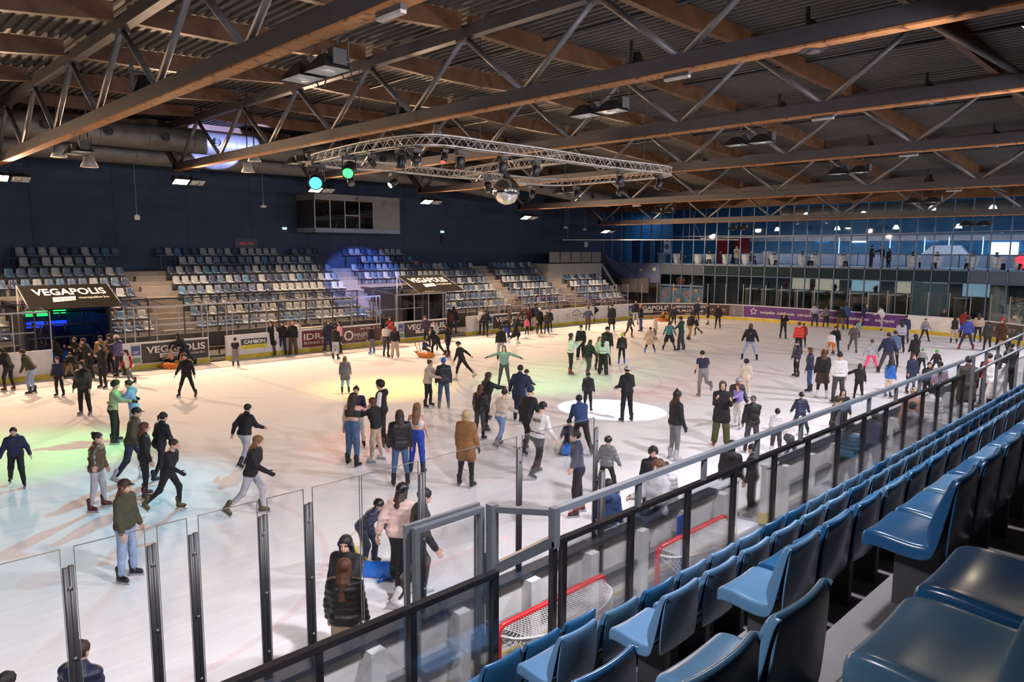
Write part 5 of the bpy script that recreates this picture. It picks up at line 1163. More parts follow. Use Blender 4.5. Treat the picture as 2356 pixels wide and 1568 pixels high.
POSE = {  # lean, twist, legs L/R (flex, abd, knee), arms L/R (flex, abd, elbow), head pitch
 'stand': (2, 0, (2, 5, 4), (0, 5, 4), (4, 9, 16), (4, 9, 16), 0), 'glide': (12, 0, (26, 5, 30), (-12, 8, 22), (8, 22, 30), (12, 22, 30), 4),
 'stride': (13, 8, (26, 5, 30), (-20, 10, 26), (-28, 16, 30), (36, 14, 42), 0), 'strider': (13, -8, (-20, 10, 26), (26, 5, 30), (36, 14, 42), (-28, 16, 30), 0),
 'wide': (4, 0, (4, 17, 6), (4, 17, 6), (6, 22, 18), (6, 22, 18), 0), 'bent': (42, 0, (30, 8, 38), (24, 8, 34), (50, 12, 30), (44, 12, 30), -15), 'lean': (26, 0, (18, 6, 24), (10, 6, 18), (26, 14, 24), (20, 14, 24), -10),
 'wings': (8, 0, (12, 10, 10), (-6, 10, 8), (6, 74, 12), (6, 74, 12), 0), 'pocket': (2, 0, (2, 5, 4), (0, 5, 4), (8, 12, 62), (8, 12, 62), 0), 'fold': (0, 0, (2, 5, 4), (0, 5, 4), (28, 2, 104), (28, 2, 104), 4),
 'reachR': (6, -8, (8, 6, 8), (-4, 6, 6), (4, 10, 16), (72, 12, 16), 0), 'reachL': (6, 8, (8, 6, 8), (-4, 6, 6), (72, 12, 16), (4, 10, 16), 0), 'sideR': (4, 0, (8, 6, 8), (-4, 6, 6), (4, 12, 16), (10, 60, 16), 0), 'sideL': (4, 0, (8, 6, 8), (-4, 6, 6), (10, 60, 16), (4, 12, 16), 0),
 'push': (32, 0, (34, 6, 34), (-18, 8, 20), (56, 8, 22), (56, 8, 22), -12), 'both': (8, 0, (6, 6, 8), (2, 6, 6), (50, 14, 40), (50, 14, 40), 4), 'phone': (2, 0, (4, 5, 4), (0, 5, 4), (30, 6, 96), (34, 6, 100), 14),
 'sit': (-4, 0, (84, 9, 80), (84, 9, 80), (30, 8, 60), (30, 8, 60), 4), 'sled': (6, 0, (78, 12, 40), (78, 12, 40), (46, 10, 30), (46, 10, 30), 0), 'run': (12, 10, (10, 3, 14), (-34, -8, 46), (-22, 14, 72), (24, 14, 76), 0), 'dance': (14, 0, (20, 4, 12), (-34, 8, 10), (16, 24, 12), (-40, 16, 6), 0),
 'wave': (4, 0, (6, 6, 6), (0, 6, 6), (6, 12, 18), (74, 26, 40), 0), 'turn': (8, 24, (18, 6, 20), (-10, 8, 16), (14, 18, 30), (20, 16, 34), 0)}
def person(X, Y, H, face, pose, top, bot, hd, skate, label, skin='l', z=0., build=1., det=None, grp=None, extra=None, name='person'):
    """face: heading in degrees, 0 = away from the viewpoint, 90 = image right"""
    d_ = math.hypot(X, Y); near_ = d_ < 19; vox = (.022 if d_ < 14 else .027 if d_ < 26 else .034)*max(.75, H/1.75); lv = 'n' if near_ else 'f'
    blade = skate is not None; Hb = H-(.085 if blade else 0.03); lean, tw, lL, lR, aL, aR, hp = POSE[pose]
    S = Hb; hip_h = .53*S; thigh, shin = .245*S, .245*S
    T = R3('X', -lean); J = {}
    pel = np.array([0, 0, 0.]); J['pel'] = pel
    def up(v): return pel+T@np.array(v)
    Tw = T@R3('Z', -tw)
    chest = pel+T@np.array([0, 0, .20*S]); neck = pel+T@np.array([0, 0, .295*S]); J['chest'], J['neck'] = chest, neck
    sw = (.103 if build >= 1 else .095)*S; legs = []; arms = []
    for sx, (fl, ab, kn) in ((-1, lL), (1, lR)):
        hp_ = pel+np.array([sx*.052*S, 0, -.01*S]); M = R3('Y', -sx*ab)@R3('X', fl); k_ = hp_+M@np.array([0, 0, -thigh]); M2 = M@R3('X', -kn); an = k_+M2@np.array([0, 0, -shin]); legs.append((hp_, k_, an, fl-kn))
    for sx, (fl, ab, el) in ((-1, aL), (1, aR)):
        sh = pel+T@(R3('Z', -tw)@np.array([sx*sw, 0, .262*S])); M = Tw@R3('Y', -sx*ab)@R3('X', fl); e_ = sh+M@np.array([0, 0, -.165*S]); M2 = M@R3('X', el); w_ = e_+M2@np.array([0, 0, -.145*S]); arms.append((sh, e_, w_, M2))
    # drop to the ground
    low = min(l[2][2] for l in legs); base = (AH if blade else .075) - low
    if pose in ('sit', 'sled'): base = (.46 if pose == 'sit' else .30)*1.0
    off = np.array([0, 0, base]); 
    def mv(p): return p+off
    legs = [(mv(a), mv(b), mv(c), q) for a, b, c, q in legs]; arms = [(mv(a), mv(b), mv(c), M) for a, b, c, M in arms]; pel, chest, neck = mv(pel), mv(chest), mv(neck)
    hs = .135*S*(1.12 if H < 1.35 else 1.0); HR = T@R3('X', hp)@R3('Z', 0) if lean < 25 else T@R3('X', min(lean*.8, 40))
    HO = neck+T@np.array([0, .012*S, .030*S])
    # ---- body
    b_ = build; pr = []
    TX = lambda v: pel+T@np.array(v); TXt = lambda v: pel+T@(R3('Z', -tw)@np.array(v))
    def torso(e, hem=0.):
        q = [(TXt((-.055*S, 0, .235*S)), TXt((.055*S, 0, .235*S)), .058*S*b_+e, .058*S*b_+e), (TXt((-.05*S, .008*S, .17*S)), TXt((.05*S, .008*S, .17*S)), .064*S*b_+e, .064*S*b_+e), (TX((-.038*S, 0, .09*S)), TX((.038*S, 0, .09*S)), .058*S*b_+e, .058*S*b_+e), (TX((-.042*S, -.006*S, .0)), TX((.042*S, -.006*S, 0)), .066*S*b_+e, .066*S*b_+e)]
        return q
    pr += torso(-.006); pr.append((neck-T@np.array([0, 0, .03*S]), neck+T@np.array([0, .01*S, .05*S]), .034*S, .032*S))
    for (h_, k_, a_, q) in legs: pr += [(h_, k_, .050*S*b_, .034*S*b_), (k_, a_, .034*S*b_, .021*S)]
    for (s_, e_, w_, M) in arms: pr += [(s_, e_, .029*S*b_, .023*S), (e_, w_, .023*S, .017*S)]
    V, F = blob(pr, vox*1.25, .03); mi = np.zeros(len(F), int); VV = [V]; FF = [F]; MI = [mi]; n = len(V)
    hv, hf, hm = HEADS[lv]; hv2 = (hv*hs)@HR.T+HO; VV.append(hv2); FF.append(hf+n); MI.append(hm); n += len(hv)
    curl = 1.5 if pose in ('push', 'sit', 'phone', 'fold', 'run') else .6
    for sx, (s_, e_, w_, M) in zip((-1, 1), arms):
        tv, tf = HANDS[(lv, curl)]; tv = tv*(S/1.75)*1.04; tf_ = tf
        if sx < 0: tv = tv*[-1, 1, 1]; tf_ = tf[:, ::-1]
        VV.append(tv@M.T+w_); FF.append(tf_+n); MI.append(np.full(len(tf_), 0)); n += len(tv)
    V = np.concatenate(VV); F = np.concatenate(FF); MI = np.concatenate(MI)
    fm = facemats(skin); gl = extra and extra.get('gloves')
    body = link(name, npmesh('body', V, F, fm, MI)); 
    ang = math.radians(face); fw = np.array([_f[0], _f[1]])/math.hypot(_f[0], _f[1]); rt = np.array([_r[0], _r[1]])/math.hypot(_r[0], _r[1])
    hd_ = fw*math.cos(ang)+rt*math.sin(ang); body.location = (X, Y, z); body.rotation_euler = (0, 0, math.atan2(-hd_[0], hd_[1]))
    tag(body, label, 'person', grp)
    # ---- clothing
    def put(nm, prims, m, h=None, k=.035, cut=None): V, F = blob(prims, h or vox, k, cut); return link(nm, npmesh(nm, V, F, [m]), body)
    kind, tc = top[0], top[1]; e = {'tee': .010, 'knit': .018, 'jacket': .026, 'puffer': .036, 'coat': .026, 'crop': .006, 'vest': .03, 'hoodie': .024}[kind]*(S/1.7)
    tm = cmat('cloth' if kind not in ('puffer', 'leather') else 'nylon', tc, .8 if kind != 'puffer' else .5)
    if kind == 'crop': tp = [(TXt((-.05*S, .008*S, .17*S)), TXt((.05*S, .008*S, .17*S)), .064*S*b_+e, .064*S*b_+e), (TXt((-.05*S, 0, .20*S)), TXt((.05*S, 0, .20*S)), .058*S*b_+e, .058*S*b_+e)]
    else: tp = torso(e)
    if kind in ('jacket', 'puffer', 'hoodie', 'coat'): tp.append((neck-T@np.array([0, .01*S, .025*S]), neck+T@np.array([0, -.006*S, .012*S]), .052*S, .050*S))
    if kind == 'hoodie' or (extra and extra.get('hoodback')): tp += [(TX((-.03*S, -.062*S, .285*S)), TX((.03*S, -.062*S, .285*S)), .042*S, .042*S), (TX((0, -.075*S, .26*S)), TX((0, -.07*S, .24*S)), .04*S, .03*S)]
    if kind == 'coat':
        L = extra.get('len', .75) if extra else .75
        for (h_, k_, a_, q) in legs:
            tgt = h_+(k_-h_)*min(1., L*1.0); tp.append((h_, tgt, .064*S*b_+e*.5, .068*S*b_+e*.5)); 
            if L > 1.01: tp.append((tgt, k_+(a_-k_)*(L-1), .078*S*b_, .070*S*b_))
        tp.append((pel, (legs[0][1]+legs[1][1])/2*min(1, L)+pel*(1-min(1, L)), .07*S*b_, .066*S*b_))
    if kind not in ('crop', 'vest'):
        for (s_, e_, w_, M) in arms:
            if kind == 'tee': tp.append((s_, s_+(e_-s_)*.55, .034*S*b_+.006, .034*S+.008))
            else: tp += [(s_, e_, .030*S*b_+e*.85, .026*S+e*.85), (e_, e_+(w_-e_)*.97, .026*S+e*.8, .021*S+e*.6)]
    cutf = None
    if kind == 'puffer' and d_ < 24:
        cutf = lambda D, X_, Y_, Z_: D-.006*np.sin(Z_*2*PI/.085)
    put({'tee': 't_shirt', 'knit': 'sweater', 'jacket': 'jacket', 'puffer': 'puffer_jacket', 'coat': 'coat', 'crop': 'crop_top', 'vest': 'vest', 'hoodie': 'hoodie'}[kind], tp, tm, cut=cutf)
    if kind == 'vest' and len(top) > 2:
        sp = []
        for (s_, e_, w_, M) in arms: sp += [(s_, e_, .040*S, .036*S), (e_, w_, .036*S, .03*S)]
        put('sleeves', sp, cmat('cloth', top[2]))
    bk, bc_ = bot[0], bot[1]; w = {'slim': (.006, .006, .004), 'pants': (.012, .014, .016), 'wide': (.02, .032, .046), 'skirt': (.01, .0, .0), 'shorts': (.016, .02, .02)}[bk]
    bp2 = [(TX((-.042*S, -.006*S, .03*S)), TX((.042*S, -.006*S, .03*S)), .062*S*b_+.008, .062*S*b_+.008), (TX((-.042*S, -.008*S, -.02*S)), TX((.042*S, -.008*S, -.02*S)), .068*S*b_+.008, .068*S*b_+.008)]
    for (h_, k_, a_, q) in legs:
        if bk == 'shorts': bp2.append((h_, h_+(k_-h_)*.75, .056*S*b_+w[0], .05*S*b_+w[1])); continue
        if bk == 'skirt': bp2.append((h_, h_+(k_-h_)*(bot[3] if len(bot) > 3 else .8), .07*S, .078*S)); continue
        ae = k_+(a_-k_)*(.90 if bk != 'wide' else .98)
        bp2 += [(h_, k_, .052*S*b_+w[0], .036*S*b_+w[1]), (k_, ae, .036*S*b_+w[1], .024*S+w[2])]
    if bk == 'skirt':
        put('skirt', bp2, cmat('cloth', bc_)); lp = []
        for (h_, k_, a_, q) in legs: lp += [(h_, k_, .05*S*b_+.004, .036*S+.004), (k_, k_+(a_-k_)*.9, .036*S+.004, .024*S+.004)]
        put('leggings', lp, cmat('cloth', bot[2] if len(bot) > 2 else (.01, .01, .01)))
    else: put({'slim': 'leggings', 'pants': 'trousers', 'wide': 'trousers', 'shorts': 'shorts'}[bk], bp2, cmat('denim' if bc_[2] > bc_[0]*1.4 else 'cloth', bc_))
    for spec in hd:
        hk, hc = spec; hv, hf = hair(hk, near_); hats = hk in ('beanie', 'pom', 'cap', 'capb', 'helmet', 'witch', 'santa', 'hood', 'muffs')
        nm = {'beanie': 'beanie', 'pom': 'bobble_hat', 'cap': 'cap', 'capb': 'cap', 'helmet': 'helmet', 'witch': 'pointed_hat', 'santa': 'red_hat', 'hood': 'hood', 'muffs': 'ear_muffs'}.get(hk, 'hair')
        link(nm, npmesh(nm, (hv*hs)@HR.T+HO, hf, [cmat('gloss' if hk == 'helmet' else 'hair', hc, .35 if hk == 'helmet' else .65)]), body)
    if gl:
        for sx, (s_, e_, w_, M) in zip((-1, 1), arms):
            tv, tf = HANDS[(lv, curl)]; tv = tv*(S/1.75)*1.04*[1.25, 1.08, 1.04]; 
            if sx < 0: tv = tv*[-1, 1, 1]; tf = tf[:, ::-1]
            link('glove', npmesh('glove', tv@M.T+w_, tf, [cmat('cloth', gl)]), body)
    bv, bf = BOOT[lv]; ks = S/1.72
    for sx, (h_, k_, a_, q) in zip((-1, 1), legs):
        flat = abs(a_[2]-min(l[2][2] for l in legs)) < .04 and pose not in ('sit', 'sled')
        pt = 0 if flat else max(-50, min(20, q*.8)) if pose not in ('sit', 'sled') else q*.9
        Rm = R3('Z', sx*-10)@R3('X', pt)
        if blade:
            o = link('skate', npmesh('skate', bv*ks, bf, [cmat('boot', skate, .4)]), body); o.matrix_parent_inverse = Matrix.Identity(4)
            o.matrix_local = Matrix.Translation(Vector(a_)) @ Matrix(Rm.tolist()).to_4x4()
            bl = link('blade', BLADE, o); bl.scale = (ks, ks, 1.0)
        else:
            o = link('shoe', npmesh('shoe', bv*ks*[1, 1, .62], bf, [cmat('boot', (.02, .02, .02), .5)]), body); o.matrix_local = Matrix.Translation(Vector(a_)) @ Matrix(Rm.tolist()).to_4x4()
    if extra and extra.get('pack'):
        V, F = blob([(TX((-.03*S, -.11*S, .22*S)), TX((.03*S, -.11*S, .22*S)), .06*S, .06*S), (TX((-.03*S, -.115*S, .10*S)), TX((.03*S, -.115*S, .10*S)), .062*S, .062*S)], vox, .03); link('backpack', npmesh('backpack', V, F, [cmat('cloth', extra['pack'])]), body)
    if extra and extra.get('print'):
        s_, c_ = extra['print']
        w_ = .165*S; mpf = lambda u, v: tuple(TXt((-w_/2+u, -(.062*S+e+.012)+.9*(u-w_/2)**2, .185*S+v)))
        textmesh(s_, w_, mpf, bold=.02, height=.045*S).obj('lettering', cmat('print', c_), body)
    return body

CL = dict(K=(.008,.008,.010), KG=(.018,.020,.020), N=(.012,.018,.048), N2=(.014,.018,.026), NB=(.014,.040,.125), G=(.13,.13,.14), G2=(.20,.20,.21), G3=(.32,.32,.34), DG=(.045,.045,.05), LG=(.36,.36,.40), W=(.66,.64,.64), W2=(.58,.56,.54), J=(.045,.095,.20), J2=(.04,.075,.14), J3=(.14,.22,.36), LJ=(.24,.32,.47), DJ=(.018,.026,.06), BR=(.085,.05,.027), BR2=(.14,.075,.03), BRD=(.07,.03,.018), BRK=(.045,.026,.022), BE=(.44,.34,.25), OL=(.045,.045,.022), OL2=(.05,.046,.022), OL3=(.03,.032,.02), OLG=(.055,.065,.016), OLK=(.022,.024,.018), R=(.42,.02,.02), R2=(.20,.012,.015), R3=(.62,.045,.02), PK=(.60,.25,.33), PKR=(.62,.09,.16), HP=(.80,.09,.19), PP=(.62,.43,.38), PU=(.055,.04,.13), PUD=(.03,.02,.06), PUG=(.24,.17,.22), T=(.06,.22,.25), T2=(.16,.36,.32), T3=(.02,.09,.16), GR=(.012,.055,.026), GN=(.03,.36,.06), YG=(.55,.62,.03), MU=(.32,.20,.06), MU2=(.30,.15,.03), Y2=(.07,.058,.02), OR=(.62,.17,.02), OR2=(.40,.20,.04), B=(.015,.13,.52), B2=(.015,.045,.16), B3=(.02,.07,.2), RB=(.012,.045,.34), RB2=(.03,.05,.27), CR=(.60,.49,.39), CR2=(.52,.43,.33), LI=(.27,.20,.50), MR=(.07,.012,.014), MR2=(.20,.02,.02), TN=(.22,.10,.032), PE=(.52,.28,.20), PE2=(.50,.35,.24), SG=(.30,.32,.22), LB=(.20,.27,.58), CA=(.055,.05,.026), CA2=(.25,.25,.23), PG=(.42,.48,.32), PT=(.05,.06,.12), DB=(.03,.022,.018), BG=(.10,.085,.075), MV=(.20,.17,.20), SB=(.10,.15,.25),
 hk=(.010,.008,.007), hb=(.032,.016,.009), hl=(.17,.085,.035), hy=(.42,.29,.15), hr=(.085,.030,.013), hg=(.2,.18,.17))
def spec(line):
    f = [q.strip() for q in line.split('|')]; X, Y, H, fa, po = f[0].split(','); kw = {}; ex = {}
    for o in f[6].split(';') if f[6] else []:
        k, v = o.split('=')
        if k == 'z': kw['z'] = float(v)
        elif k in ('gloves', 'pack'): ex[k] = CL[v]
        elif k == 'len': ex['len'] = float(v)
        elif k == 'print': ex['print'] = (v, CL['K'])
        else: ex[k] = 1
    tp = f[1].split(); bt = f[2].split(); hd = [(a.split()[0], CL[a.split()[1]]) for a in f[3].split(',')]
    return person(float(X), float(Y), float(H), float(fa), po, [tp[0]]+[CL[c] for c in tp[1:]], [bt[0]]+[CL[c] for c in bt[1:]], hd, None if f[4] == '-' else CL[f[4]], f[5], extra=ex, **kw)
